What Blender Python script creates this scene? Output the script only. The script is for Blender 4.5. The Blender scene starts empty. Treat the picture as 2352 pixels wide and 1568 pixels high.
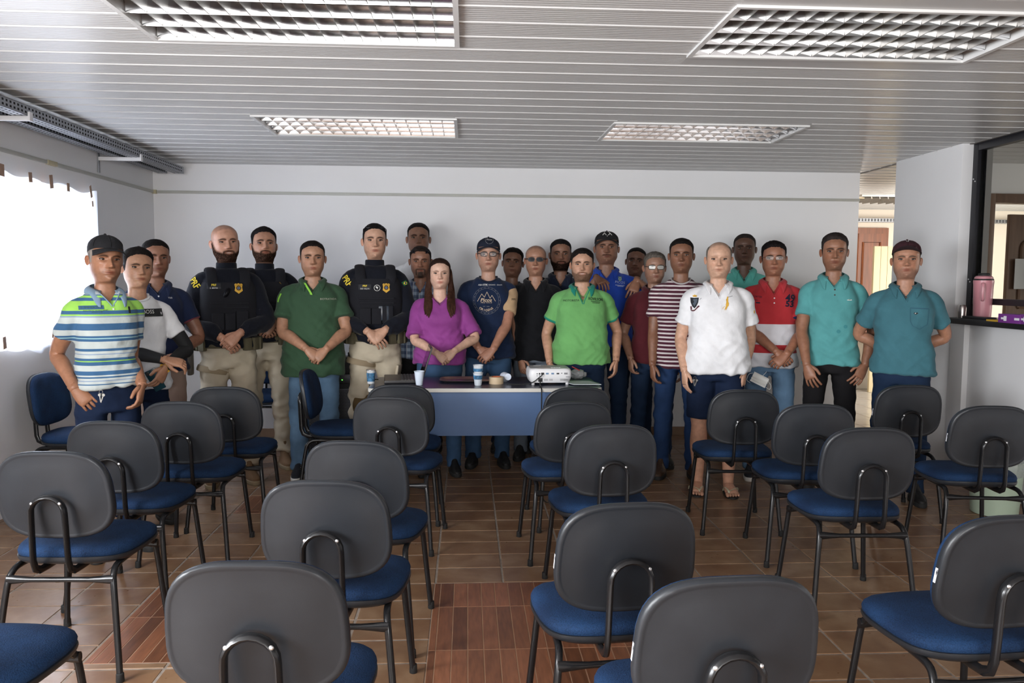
import bpy, bmesh, math, random
import numpy as np
from mathutils import Vector, Matrix, noise as mnoise
from mathutils.bvhtree import BVHTree
from mathutils.kdtree import KDTree

random.seed(7)
sc = bpy.context.scene
COL = sc.collection
PI = math.pi

# ------------------------------------------------------------------ camera
FPX, CAMH, VPX, VPY, ROLL = 1820.0, 1.42, 1073.0, 640.0, 0.006
def _cd(x, y):
    v = np.array([(x - 1176) / FPX, -(y - 784) / FPX, -1.0]); return v / np.linalg.norm(v)
_Y = _cd(VPX, VPY); _h = _cd(VPX + 1000, VPY + 1000 * ROLL)
_Z = np.cross(_h, _Y); _Z /= np.linalg.norm(_Z)
if _Z[1] < 0: _Z = -_Z
_X = np.cross(_Y, _Z)
CR = np.array([_X, _Y, _Z]); CC = np.array([0, 0, CAMH])
def atY(x, y, Y): d = CR @ _cd(x, y); return CC + d * (Y / d[1])
def atX(x, y, X): d = CR @ _cd(x, y); return CC + d * (X / d[0])
def atZ(x, y, Z): d = CR @ _cd(x, y); return CC + d * ((Z - CAMH) / d[2])
cam = bpy.data.cameras.new('camera')
cam.sensor_fit = 'HORIZONTAL'; cam.sensor_width = 36.0; cam.lens = FPX / 2352 * 36.0
cam.clip_start = 0.05; cam.clip_end = 100
camo = bpy.data.objects.new('camera', cam); COL.objects.link(camo)
m = Matrix([[CR[i][j] for j in range(3)] + [CC[i]] for i in range(3)] + [[0, 0, 0, 1]])
camo.matrix_world = m
sc.camera = camo

# ------------------------------------------------------------------ world, light, exposure
w = bpy.data.worlds.new('world'); sc.world = w; w.use_nodes = True
bg = w.node_tree.nodes['Background']; bg.inputs[0].default_value = (0.75, 0.86, 1.0, 1); bg.inputs[1].default_value = 1.0
def area(name, loc, rot, sx, sy, power, color=(1, 1, 1), spread=None):
    l = bpy.data.lights.new(name, 'AREA'); l.shape = 'RECTANGLE'; l.size = sx; l.size_y = sy
    l.energy = power; l.color = color
    if spread: l.spread = spread
    o = bpy.data.objects.new(name, l); COL.objects.link(o); o.location = loc; o.rotation_euler = rot
    return o
XL, XR, YB, YF, ZC = -2.72, 3.52, 7.12, -3.2, 2.40       # room shell
area('daylight_rear_window', (0.2, YF - 0.03, 1.50), (PI / 2, 0, 0), 4.2, 1.1, 150, (1.0, 0.98, 0.95))
area('daylight_side_window', (XL - 0.03, 0.4, 1.49), (0, -PI / 2, 0), 1.0, 3.0, 225, (0.95, 0.97, 1.0))
area('hall_fill_light', (6.4, 7.45, 1.5), (PI / 2, 0, 0), 2.6, 1.9, 95, (1.0, 0.95, 0.88))  # unseen area light added to brighten the corridor, no window stands there
area('office_fill_light', (8.9, 4.2, 1.6), (0, PI / 2, 0), 1.2, 2.5, 70, (1.0, 0.96, 0.9))  # fill light added to lift the dark office, the wall has no window
sc.view_settings.view_transform = 'Standard'; sc.view_settings.look = 'None'
sc.view_settings.gamma = 1.0; sc.view_settings.use_curve_mapping = False
sc.view_settings.exposure = 0.54
sc.cycles.use_denoising = True
sc.cycles.max_bounces = 8; sc.cycles.diffuse_bounces = 4; sc.cycles.glossy_bounces = 4
sc.cycles.transparent_max_bounces = 12
sc.cycles.caustics_reflective = False; sc.cycles.caustics_refractive = False
sc.cycles.sample_clamp_indirect = 4.0

# ------------------------------------------------------------------ materials
def lin(c):
    if isinstance(c, str):
        c = [int(c[i:i + 2], 16) / 255 for i in (0, 2, 4)]
    return tuple((x / 12.92 if x <= 0.04045 else ((x + 0.055) / 1.055) ** 2.4) for x in c)
MATS = {}
def mat(name, col, rough=0.6, metal=0.0, spec=0.5, var=0.0, vscale=8.0, bump=0.0, bscale=60.0, bdist=0.01,
        coat=0.0, alpha=None, trans=0.0, ior=1.45, emit=None, estr=0.0, stretch=None, sheen=0.0, objrand=0.0, sub=0.0):
    if name in MATS: return MATS[name]
    mt = bpy.data.materials.new(name); mt.use_nodes = True; MATS[name] = mt
    nt = mt.node_tree; N = nt.nodes; L = nt.links; b = N['Principled BSDF']
    c = lin(col) if isinstance(col, str) else col
    mt.diffuse_color = (*c, 1)
    b.inputs['Base Color'].default_value = (*c, 1); b.inputs['Roughness'].default_value = rough
    b.inputs['Metallic'].default_value = metal; b.inputs['Specular IOR Level'].default_value = spec
    b.inputs['IOR'].default_value = ior; b.inputs['Coat Weight'].default_value = coat
    b.inputs['Transmission Weight'].default_value = trans
    if sheen: b.inputs['Sheen Weight'].default_value = sheen
    if sub:
        b.inputs['Subsurface Weight'].default_value = sub; b.inputs['Subsurface Radius'].default_value = (0.01, 0.004, 0.002)
    if alpha is not None: b.inputs['Alpha'].default_value = alpha
    if emit: b.inputs['Emission Color'].default_value = (*lin(emit), 1); b.inputs['Emission Strength'].default_value = estr
    if var or bump or objrand:
        tc = N.new('ShaderNodeTexCoord'); mp = N.new('ShaderNodeMapping'); L.new(tc.outputs['Object'], mp.inputs[0])
        if stretch: mp.inputs['Scale'].default_value = stretch
        oi = N.new('ShaderNodeObjectInfo')
        if objrand:
            va = N.new('ShaderNodeVectorMath'); va.operation = 'SCALE'; va.inputs[0].default_value = (9.1, 7.3, 5.7)
            L.new(oi.outputs['Random'], va.inputs['Scale']); L.new(va.outputs[0], mp.inputs['Location'])
    if var or objrand:
        nz = N.new('ShaderNodeTexNoise'); nz.inputs['Scale'].default_value = vscale; nz.inputs['Detail'].default_value = 4
        L.new(mp.outputs[0], nz.inputs['Vector'])
        hsv = N.new('ShaderNodeHueSaturation'); hsv.inputs['Color'].default_value = (*c, 1)
        mr = N.new('ShaderNodeMapRange'); mr.inputs[1].default_value = 0.3; mr.inputs[2].default_value = 0.7
        mr.inputs[3].default_value = 1 - var; mr.inputs[4].default_value = 1 + var
        L.new(nz.outputs['Fac'], mr.inputs[0])
        if objrand:
            m2 = N.new('ShaderNodeMapRange'); m2.inputs[3].default_value = 1 - objrand; m2.inputs[4].default_value = 1 + objrand
            L.new(oi.outputs['Random'], m2.inputs[0])
            mm = N.new('ShaderNodeMath'); mm.operation = 'MULTIPLY'; L.new(mr.outputs[0], mm.inputs[0]); L.new(m2.outputs[0], mm.inputs[1])
            L.new(mm.outputs[0], hsv.inputs['Value'])
        else: L.new(mr.outputs[0], hsv.inputs['Value'])
        L.new(hsv.outputs[0], b.inputs['Base Color'])
    if bump:
        n2 = N.new('ShaderNodeTexNoise'); n2.inputs['Scale'].default_value = bscale; n2.inputs['Detail'].default_value = 3
        L.new(mp.outputs[0], n2.inputs['Vector'])
        bp = N.new('ShaderNodeBump'); bp.inputs['Strength'].default_value = bump; bp.inputs['Distance'].default_value = bdist
        L.new(n2.outputs['Fac'], bp.inputs['Height']); L.new(bp.outputs[0], b.inputs['Normal'])
    return mt

# ------------------------------------------------------------------ geometry helpers
def obj(name, verts, faces, material=None, parent=None, smooth=True, loc=None):
    me = bpy.data.meshes.new(name)
    me.from_pydata([tuple(v) for v in verts], [], [tuple(f) for f in faces]); me.update()
    return mobj(name, me, material, parent, smooth, loc)
def mobj(name, me, material=None, parent=None, smooth=True, loc=None):
    if material is not None and not me.materials:
        for mm in (material if isinstance(material, (list, tuple)) else [material]): me.materials.append(mm)
    if smooth is True: me.shade_smooth()
    o = bpy.data.objects.new(name, me); COL.objects.link(o)
    if parent is not None: o.parent = parent
    if loc is not None: o.location = loc
    return o
def tag(o, label=None, cat=None, group=None, kind=None):
    if label: o['label'] = label
    if cat: o['category'] = cat
    if group: o['group'] = group
    if kind: o['kind'] = kind
    return o
def empty(name, loc=(0, 0, 0), rz=0.0, label=None, cat=None, group=None):
    o = bpy.data.objects.new(name, None); COL.objects.link(o); o.location = loc; o.rotation_euler = (0, 0, rz)
    o.empty_display_size = 0.05
    return tag(o, label, cat, group)
class MB:
    """collects verts and faces of one mesh"""
    def __init__(s): s.v = []; s.f = []; s.mi = []; s.cur = 0
    def add(s, v, f):
        o = len(s.v); s.v += [tuple(p) for p in v]; s.f += [tuple(i + o for i in q) for q in f]; s.mi += [s.cur] * len(f); return s
    def box(s, c, d, R=None):
        x, y, z = d[0] / 2, d[1] / 2, d[2] / 2
        P = [Vector((i * x, j * y, k * z)) for k in (-1, 1) for j in (-1, 1) for i in (-1, 1)]
        if R is not None: P = [R @ p for p in P]
        c = Vector(c)
        return s.add([p + c for p in P], [(0, 2, 3, 1), (4, 5, 7, 6), (0, 1, 5, 4), (2, 6, 7, 3), (0, 4, 6, 2), (1, 3, 7, 5)])
    def bb(s, a, b): return s.box([(a[i] + b[i]) / 2 for i in range(3)], [abs(b[i] - a[i]) for i in range(3)])
    def loft(s, rings, cap0=True, cap1=True, closed=True):
        o = len(s.v); n = len(rings[0]); v = [p for r in rings for p in r]; f = []
        for i in range(len(rings) - 1):
            for j in range(n if closed else n - 1):
                k = (j + 1) % n
                f.append((i * n + j, i * n + k, (i + 1) * n + k, (i + 1) * n + j))
        if cap0: f.append(tuple(range(n - 1, -1, -1)))
        if cap1: f.append(tuple(range((len(rings) - 1) * n, len(rings) * n)))
        return s.add(v, f)
    def tube(s, pts, r, n=10, cap=True, flat=1.0, up=None, roundend=False):
        return s.loft(sweep(pts, r, n, flat, up, roundend), cap, cap)
    def lathe(s, prof, n=24, c=(0, 0, 0), cap0=True, cap1=True):
        R = [[(c[0] + r * math.cos(2 * PI * j / n), c[1] + r * math.sin(2 * PI * j / n), c[2] + z) for j in range(n)] for r, z in prof]
        return s.loft(R, cap0, cap1)
    def ball(s, c, r, n=12, k=8, sc3=(1, 1, 1), R=None):
        rings = []
        for i in range(k + 1):
            t = -PI / 2 + PI * (i + 0.02 * (i == 0) - 0.02 * (i == k)) / k
            ring = []
            for j in range(n):
                p = Vector((r * sc3[0] * math.cos(t) * math.cos(2 * PI * j / n), r * sc3[1] * math.cos(t) * math.sin(2 * PI * j / n), r * sc3[2] * math.sin(t)))
                if R is not None: p = R @ p
                ring.append(p + Vector(c))
            rings.append(ring)
        return s.loft(rings)
    def mesh(s, name):
        me = bpy.data.meshes.new(name); me.from_pydata(s.v, [], s.f); me.update()
        if any(s.mi): me.polygons.foreach_set('material_index', s.mi)
        return me
    def build(s, name, material=None, parent=None, smooth=True, loc=None, bevel=0.0, seg=2):
        me = s.mesh(name)
        if bevel:
            bm = bmesh.new(); bm.from_mesh(me)
            bmesh.ops.bevel(bm, geom=bm.edges[:] , offset=bevel, segments=seg, profile=0.6, affect='EDGES', clamp_overlap=True)
            bm.to_mesh(me); bm.free()
        o = mobj(name, me, material, parent, False, loc)
        if smooth: shade(me, 40)
        return o
def shade(me, ang=40):
    me.shade_smooth()
    try: me.set_sharp_from_angle(angle=math.radians(ang))
    except Exception: pass
def sweep(pts, r, n=10, flat=1.0, up=None, roundend=False):
    P = [Vector(p) for p in pts]; k = len(P)
    if not hasattr(r, '__len__'): r = [r] * k
    r = list(r)
    if roundend:
        d = (P[-1] - P[-2]).normalized(); re = r[-1]
        for a in (30, 60, 82):
            P.append(Vector(pts[-1]) + d * re * math.sin(math.radians(a))); r.append(re * math.cos(math.radians(a)))
        k = len(P)
    T = []
    for i in range(k):
        a = P[max(i - 1, 0)]; b = P[min(i + 1, k - 1)]; t = (b - a)
        T.append(t.normalized() if t.length > 1e-9 else Vector((0, 0, 1)))
    u = Vector(up) if up is not None else (Vector((0, 0, 1)) if abs(T[0].z) < 0.9 else Vector((0, 1, 0)))
    u = (u - T[0] * u.dot(T[0])).normalized(); rings = []
    for i in range(k):
        u = (u - T[i] * u.dot(T[i])); u = u.normalized() if u.length > 1e-6 else Vector((1, 0, 0))
        w_ = T[i].cross(u)
        rr = r[i] if hasattr(r[i], '__len__') else (r[i], r[i] * flat)
        rings.append([P[i] + w_ * (rr[0] * math.cos(2 * PI * j / n)) + u * (rr[1] * math.sin(2 * PI * j / n)) for j in range(n)])
    return rings
def bez(pts, n=8):
    """Catmull-Rom through points"""
    P = [Vector(p) for p in pts]; P = [P[0] * 2 - P[1]] + P + [P[-1] * 2 - P[-2]]; out = []
    for i in range(1, len(P) - 2):
        for k in range(n):
            t = k / n; a, b, c, d = P[i - 1], P[i], P[i + 1], P[i + 2]
            out.append(0.5 * ((2 * b) + (c - a) * t + (2 * a - 5 * b + 4 * c - d) * t * t + (-a + 3 * b - 3 * c + d) * t ** 3))
    out.append(P[-2]); return out
def sup(hw, hd, n, N=40, off=(0, 0)):
    out = []
    for j in range(N):
        t = 2 * PI * j / N; c, s_ = math.cos(t), math.sin(t)
        out.append((off[0] + hw * math.copysign(abs(c) ** (2 / n), c), off[1] + hd * math.copysign(abs(s_) ** (2 / n), s_)))
    return out
def copy_tree(o, parent=None):
    c = o.copy(); COL.objects.link(c); c.parent = parent
    for ch in list(o.children): copy_tree(ch, c)
    return c
def interp(tab, x):
    """rows (x, a, b, ...) -> interpolated tuple"""
    if x <= tab[0][0]: return tab[0][1:]
    for i in range(len(tab) - 1):
        if x <= tab[i + 1][0]:
            t = (x - tab[i][0]) / (tab[i + 1][0] - tab[i][0])
            return tuple(a + (b - a) * t for a, b in zip(tab[i][1:], tab[i + 1][1:]))
    return tab[-1][1:]
def sstep(a, b, x):
    t = min(max((x - a) / (b - a), 0), 1); return t * t * (3 - 2 * t)
def boxes(name, lst, material, parent=None, bevel=0.0, kind=None):
    mb = MB()
    for a, b in lst: mb.bb(a, b)
    o = mb.build(name, material, parent, bevel=bevel)
    if kind: o['kind'] = kind
    return o
def text_mesh(s, size=1.0, bold=0.0, align='CENTER', extrude=0.0, spacing=1.0, shear=0.0):
    cu = bpy.data.curves.new('lettering', 'FONT'); cu.body = s; cu.size = size; cu.align_x = align; cu.align_y = 'CENTER'
    cu.offset = bold; cu.extrude = extrude; cu.space_character = spacing; cu.shear = shear; cu.resolution_u = 3
    o = bpy.data.objects.new('lettering', cu); COL.objects.link(o)
    dg = bpy.context.evaluated_depsgraph_get(); me = bpy.data.meshes.new_from_object(o.evaluated_get(dg))
    bpy.data.objects.remove(o); bpy.data.curves.remove(cu)
    me.materials.clear(); return me
# ------------------------------------------------------------------ room shell
M_wall = mat('wall_paint', (0.83, 0.83, 0.84), 0.7, var=0.02, vscale=1.3, bump=0.08, bscale=90, bdist=0.003)
M_wall2 = mat('hall_paint', (0.78, 0.70, 0.60), 0.7, var=0.02, vscale=2)
M_pvc = mat('white_pvc', (0.52, 0.515, 0.51), 0.32, spec=0.5, var=0.02, vscale=3)
M_grout = mat('tile_grout', (0.27, 0.22, 0.18), 0.9, var=0.25, vscale=30)
M_black = mat('black_metal', (0.012, 0.012, 0.016), 0.4)
M_white = mat('white_gloss', (0.75, 0.75, 0.76), 0.4)
M_wood = mat('brown_door_wood', (0.20, 0.062, 0.022), 0.35, var=0.25, vscale=5, stretch=(6, 6, 0.6))
M_wood2 = mat('pale_door_wood', (0.17, 0.10, 0.065), 0.45, var=0.2, vscale=5, stretch=(6, 6, 0.6))

def tile_material():
    mt = bpy.data.materials.new('brown_ceramic_tile'); mt.use_nodes = True
    N = mt.node_tree.nodes; L = mt.node_tree.links; b = N['Principled BSDF']
    geo = N.new('ShaderNodeNewGeometry'); oi = N.new('ShaderNodeObjectInfo')
    nz = N.new('ShaderNodeTexNoise'); nz.inputs['Scale'].default_value = 5.5; nz.inputs['Detail'].default_value = 5; nz.inputs['Roughness'].default_value = 0.6
    L.new(geo.outputs['Position'], nz.inputs['Vector'])
    ad = N.new('ShaderNodeMath'); ad.operation = 'MULTIPLY_ADD'; ad.inputs[1].default_value = 0.16
    wn = N.new('ShaderNodeTexWhiteNoise'); wn.noise_dimensions = '2D'
    # one value per tile from its place in the grid
    sep = N.new('ShaderNodeSeparateXYZ'); L.new(geo.outputs['Position'], sep.inputs[0])
    cmb = N.new('ShaderNodeCombineXYZ')
    for ax, off, st in ((0, 0.172, 0.3175), (1, 3.812, 0.1925)):
        a = N.new('ShaderNodeMath'); a.operation = 'SUBTRACT'; a.inputs[1].default_value = off; L.new(sep.outputs[ax], a.inputs[0])
        d = N.new('ShaderNodeMath'); d.operation = 'DIVIDE'; d.inputs[1].default_value = st; L.new(a.outputs[0], d.inputs[0])
        f = N.new('ShaderNodeMath'); f.operation = 'FLOOR'; L.new(d.outputs[0], f.inputs[0]); L.new(f.outputs[0], cmb.inputs[ax])
    L.new(cmb.outputs[0], wn.inputs['Vector'])
    L.new(wn.outputs['Value'], ad.inputs[0]); L.new(nz.outputs['Fac'], ad.inputs[2])
    cr = N.new('ShaderNodeValToRGB'); L.new(ad.outputs[0], cr.inputs[0])
    E_ = cr.color_ramp.elements; E_[0].position = 0.36; E_[0].color = (0.165, 0.080, 0.040, 1); E_[1].position = 0.80; E_[1].color = (0.31, 0.195, 0.115, 1)
    e = E_.new(0.58); e.color = (0.225, 0.125, 0.066, 1)
    L.new(cr.outputs[0], b.inputs['Base Color'])
    b.inputs['Roughness'].default_value = 0.30; b.inputs['Specular IOR Level'].default_value = 0.62
    n2 = N.new('ShaderNodeTexNoise'); n2.inputs['Scale'].default_value = 25; L.new(geo.outputs['Position'], n2.inputs['Vector'])
    mr = N.new('ShaderNodeMapRange'); mr.inputs[3].default_value = 0.22; mr.inputs[4].default_value = 0.42; L.new(n2.outputs['Fac'], mr.inputs[0]); L.new(mr.outputs[0], b.inputs['Roughness'])
    bp = N.new('ShaderNodeBump'); bp.inputs['Strength'].default_value = 0.12; bp.inputs['Distance'].default_value = 0.004
    L.new(nz.outputs['Fac'], bp.inputs['Height']); L.new(bp.outputs[0], b.inputs['Normal'])
    return mt
M_tile = tile_material()
M_strip = mat('wood_look_tile', (0.20, 0.078, 0.038), 0.33, var=0.22, vscale=9, stretch=(9, 1.2, 1), objrand=0.42)
M_strip_joint = mat('wood_tile_joint', (0.33, 0.19, 0.115), 0.6)

fl = boxes('floor', [((XL - .1, YF - .1, -0.10), (9.2, 11.4, -0.0022))], M_grout, kind='structure')
def slab(x0, x1, y0, y1, z=0.0, b=0.003, mb=None):
    mb = mb or MB(); zb = -0.012
    mb.add([(x0, y0, zb), (x1, y0, zb), (x1, y1, zb), (x0, y1, zb), (x0, y0, z - b), (x1, y0, z - b), (x1, y1, z - b), (x0, y1, z - b),
            (x0 + b, y0 + b, z), (x1 - b, y0 + b, z), (x1 - b, y1 - b, z), (x0 + b, y1 - b, z)],
           [(0, 1, 5, 4), (1, 2, 6, 5), (2, 3, 7, 6), (3, 0, 4, 7), (4, 5, 9, 8), (5, 6, 10, 9), (6, 7, 11, 10), (7, 4, 8, 11), (8, 9, 10, 11)])
    return mb
TX, TY, GX, GY, GAP = 0.3175, 0.1925, 0.172, 3.812, 0.008
WOODS = [(-0.15, 0.8, 2.143, 3.617), (-1.413, -0.785, 2.895, 3.627), (-1.413, -1.10, 4.775, 5.16)]
tile_me = slab(-TX / 2 + GAP / 2, TX / 2 - GAP / 2, -TY / 2 + GAP / 2, TY / 2 - GAP / 2).mesh('floor_tile'); tile_me.materials.append(M_tile)
spots = []; far = MB()
for i in range(-10, 12):
    for j in range(-38, 38):
        cx, cy = GX + (i + .5) * TX, GY + (j + .5) * TY
        x0, x1, y0, y1 = cx - TX / 2, cx + TX / 2, cy - TY / 2, cy + TY / 2
        if x0 > 3.55 or cy > 7.25: continue
        if any(cx > a and cx < b and y1 > c + .02 and y0 < d - .02 for a, b, c, d in WOODS):
            # cut tiles where a wooden patch ends inside the tile
            w_ = [q for q in WOODS if cx > q[0] and cx < q[1] and y1 > q[2] + .02 and y0 < q[3] - .02][0]
            for a, b in ((y0, min(y1, w_[2])), (max(y0, w_[3]), y1)):
                if b - a > 0.03: slab(x0 + GAP / 2, x1 - GAP / 2, a + GAP / 2, b - GAP / 2, mb=far)
            continue
        spots.append((cx, cy))
near = sorted([p for p in spots if 2.72 < p[1] < 6.9 and XL < p[0] < XR and abs(p[0] - 0.06 * p[1]) < 0.66 * p[1]], key=lambda p: p[1])[:300]
nset = set(near)
for cx, cy in near:
    o = bpy.data.objects.new('floor_tile', tile_me); COL.objects.link(o); o.parent = fl; o.location = (cx, cy, random.uniform(-.0008, .0008))
    o.rotation_euler = (random.uniform(-.0025, .0025), random.uniform(-.0015, .0015), 0)
for cx, cy in spots:
    if (cx, cy) not in nset: slab(cx - TX / 2 + GAP / 2, cx + TX / 2 - GAP / 2, cy - TY / 2 + GAP / 2, cy + TY / 2 - GAP / 2, mb=far)
o = far.build('distant_tiles', M_tile, fl, smooth=False); o['kind'] = 'stuff'
for (a, b, c, d) in WOODS:
    cuts = [d]
    first = d - 0.27 if c < 2.5 else d - 0.33
    y = first
    while y > c + .05: cuts.append(y); y -= 0.402
    cuts.append(c)
    boxes('wood_tile_backing', [((a + .002, c + .002, -.010), (b - .002, d - .002, -.0010))], M_strip_joint, fl)
    sme = {}
    for k in range(len(cuts) - 1):
        y1, y0 = cuts[k], cuts[k + 1]; x = a + .004; n = 0
        while x < b - .02:
            wdt = 0.026 if n == 0 else 0.0595
            x1 = min(x + wdt, b - .004); key = (round(x1 - x, 4), round(y1 - y0, 4))
            if key not in sme:
                hw, hd = (x1 - x) / 2 - .0009, (y1 - y0) / 2 - .0025
                me = slab(-hw, hw, -hd, hd, b=0.001).mesh('wood_strip'); me.materials.append(M_strip); sme[key] = me
            o = bpy.data.objects.new('wood_strip', sme[key]); COL.objects.link(o); o.parent = fl; o.location = ((x + x1) / 2, (y0 + y1) / 2, 0)
            x = x1 + .002; n += 1

# walls
WX0, WX1, WZ0, WZ1 = 4.35, 5.96, 0.98, 2.0         # window in the left wall (along Y)
boxes('wall_left', [((XL - .15, YF, 0), (XL, 7.22, WZ0)), ((XL - .15, YF, WZ1), (XL, 7.22, ZC + .1)),
                    ((XL - .15, WX1, WZ0), (XL, 7.22, WZ1)), ((XL - .15, 2.0, WZ0), (XL, WX0, WZ1)), ((XL - .15, YF, WZ0), (XL, -1.2, WZ1))], M_wall, kind='structure')
boxes('wall_back', [((XL, YB, 0), (3.57, YB + .1, ZC + .1))], M_wall, kind='structure')
boxes('wall_rear', [((XL - .15, YF - .15, 0), (9.0, YF, .85)), ((XL - .15, YF - .15, 2.05), (9.0, YF, ZC + .1)),
                    ((XL - .15, YF - .15, .85), (-2.0, YF, 2.05)), ((2.4, YF - .15, .85), (9.0, YF, 2.05))], M_wall, kind='structure')
boxes('wall_right', [((XR, 5.54, 0), (XR + .085, 6.42, ZC + .1)), ((XR + .03, YF, 0), (XR + .10, 5.54, 1.12))], M_wall, kind='structure', bevel=0.004)
boxes('wall_passage', [((XR + .085, 6.42, 0), (atY(2265, 445, 6.42)[0], 6.52, ZC + .1)), ((atY(2265, 445, 6.42)[0], 6.42, 2.15), (9.0, 6.52, ZC + .1)),
                       ((5.25, 6.42, 0), (9.0, 6.52, 2.15))], M_wall, kind='structure')
boxes('wall_hall', [((3.0, 10.7, 0), (9.2, 10.85, ZC + .1)), ((9.0, YF, 0), (9.15, 10.8, ZC + .1)), ((3.47, 7.22, 0), (3.57, 10.7, ZC + .1))], M_wall2, kind='structure')
boxes('trim_1', [((XR - .012, 5.40, 0), (XR + .03, 5.56, 1.12))], M_white, kind='structure', bevel=0.004)
bb = boxes('baseboard_back', [((XL, YB - .012, 0), (3.57, YB, .075))], mat('baseboard_tile', (0.30, 0.19, 0.12), 0.4), kind='structure')

# window behind the taped sheet, rear windows
wf = empty('window_1'); wf['kind'] = 'structure'
boxes('window_frame', [((XL - .10, WX0, WZ0), (XL - .06, WX1, WZ0 + .05)), ((XL - .10, WX0, WZ1 - .05), (XL - .06, WX1, WZ1)), ((XL - .10, WX0, WZ0), (XL - .06, WX0 + .05, WZ1)),
                       ((XL - .10, WX1 - .05, WZ0), (XL - .06, WX1, WZ1))], M_white, wf)
for q in range(1, 3): boxes('mullion', [((XL - .095, WX0 + q * (WX1 - WX0) / 3 - .02, WZ0), (XL - .065, WX0 + q * (WX1 - WX0) / 3 + .02, WZ1))], M_white, wf)
wf = empty('window_2'); wf['kind'] = 'structure'
boxes('window_frame', [((-2.0, YF - .1, .85), (2.4, YF - .05, .91)), ((-2.0, YF - .1, 1.99), (2.4, YF - .05, 2.05)), ((-2.0, YF - .1, .85), (-1.94, YF - .05, 2.05)),
                       ((2.34, YF - .1, .85), (2.4, YF - .05, 2.05)), ((.17, YF - .1, .85), (.23, YF - .05, 2.05))], M_white, wf)
wf = empty('window_3'); wf['kind'] = 'structure'
boxes('window_frame', [((XL - .1, -1.2, .98), (XL - .05, 2.0, 1.04)), ((XL - .1, -1.2, 1.94), (XL - .05, 2.0, 2.0)), ((XL - .1, .38, .98), (XL - .05, .44, 2.0))], M_white, wf)

# ceiling of PVC slats, cut out round the lamps
LAMPS = [(-1.28, -0.045, 2.80, 3.43), (0.97, 2.205, 2.87, 3.50), (-1.305, -0.075, 4.98, 5.60), (0.925, 2.155, 5.0, 5.61)]
ce = boxes('ceiling', [((XL - .15, YF - .15, ZC + .13), (9.2, 11.4, ZC + .2))], M_pvc, kind='structure')
SW = 0.182
PROF = [(0, .008), (0, 0), (.002, -.0045), (.006, -.0045), (.008, 0)]
x = .024
while x < SW - .02: PROF += [(x, 0), (x + .002, .0011), (x + .004, .0011), (x + .006, 0)]; x += .0215
PROF += [(SW - .004, 0), (SW - .004, .008)]
def slat(y0, segs, mb=None):
    mb = mb or MB()
    for a, b in segs:
        mb.loft([[(xx, y0 + p, ZC + q) for p, q in PROF] + [(xx, y0 + SW - .004, ZC + .012), (xx, y0, ZC + .012)] for xx in (a, b)])
    return mb
y = 7.12 - SW; hallc = MB()
while y > YF - SW:
    segs = [(XL, XR + .06)]
    for a, b, c, d in LAMPS:
        if y + SW > c + .01 and y < d - .01:
            ns = []
            for s0, s1 in segs:
                if a > s0 and b < s1: ns += [(s0, a), (b, s1)]
                else: ns.append((s0, s1))
            segs = ns
    smb = MB()
    for a, b, c, d in LAMPS:
        if y + SW > c + .01 and y < d - .01:
            if c > y: smb.bb((a, y, ZC), (b, c, ZC + .012))
            if d < y + SW: smb.bb((a, d, ZC), (b, y + SW - .004, ZC + .012))
    if y > 1.9: slat(y, segs, smb).build('ceiling_slat', M_pvc, ce, smooth=False)
    else: slat(y, segs, hallc)
    if y > 1.9: slat(y, [(XR + .068, 9.0)], hallc)
    y -= SW
y = 7.12
while y < 10.7: slat(y, [(3.57, 9.0)], hallc); y += SW
o = hallc.build('outlying_slats', M_pvc, ce, smooth=False); o['kind'] = 'stuff'
boxes('trim_2', [((XR + .05, YF, ZC - .006), (XR + .075, 7.2, ZC + .01))], mat('grey_joint', (0.18, 0.17, 0.16), 0.7), kind='structure')

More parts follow.
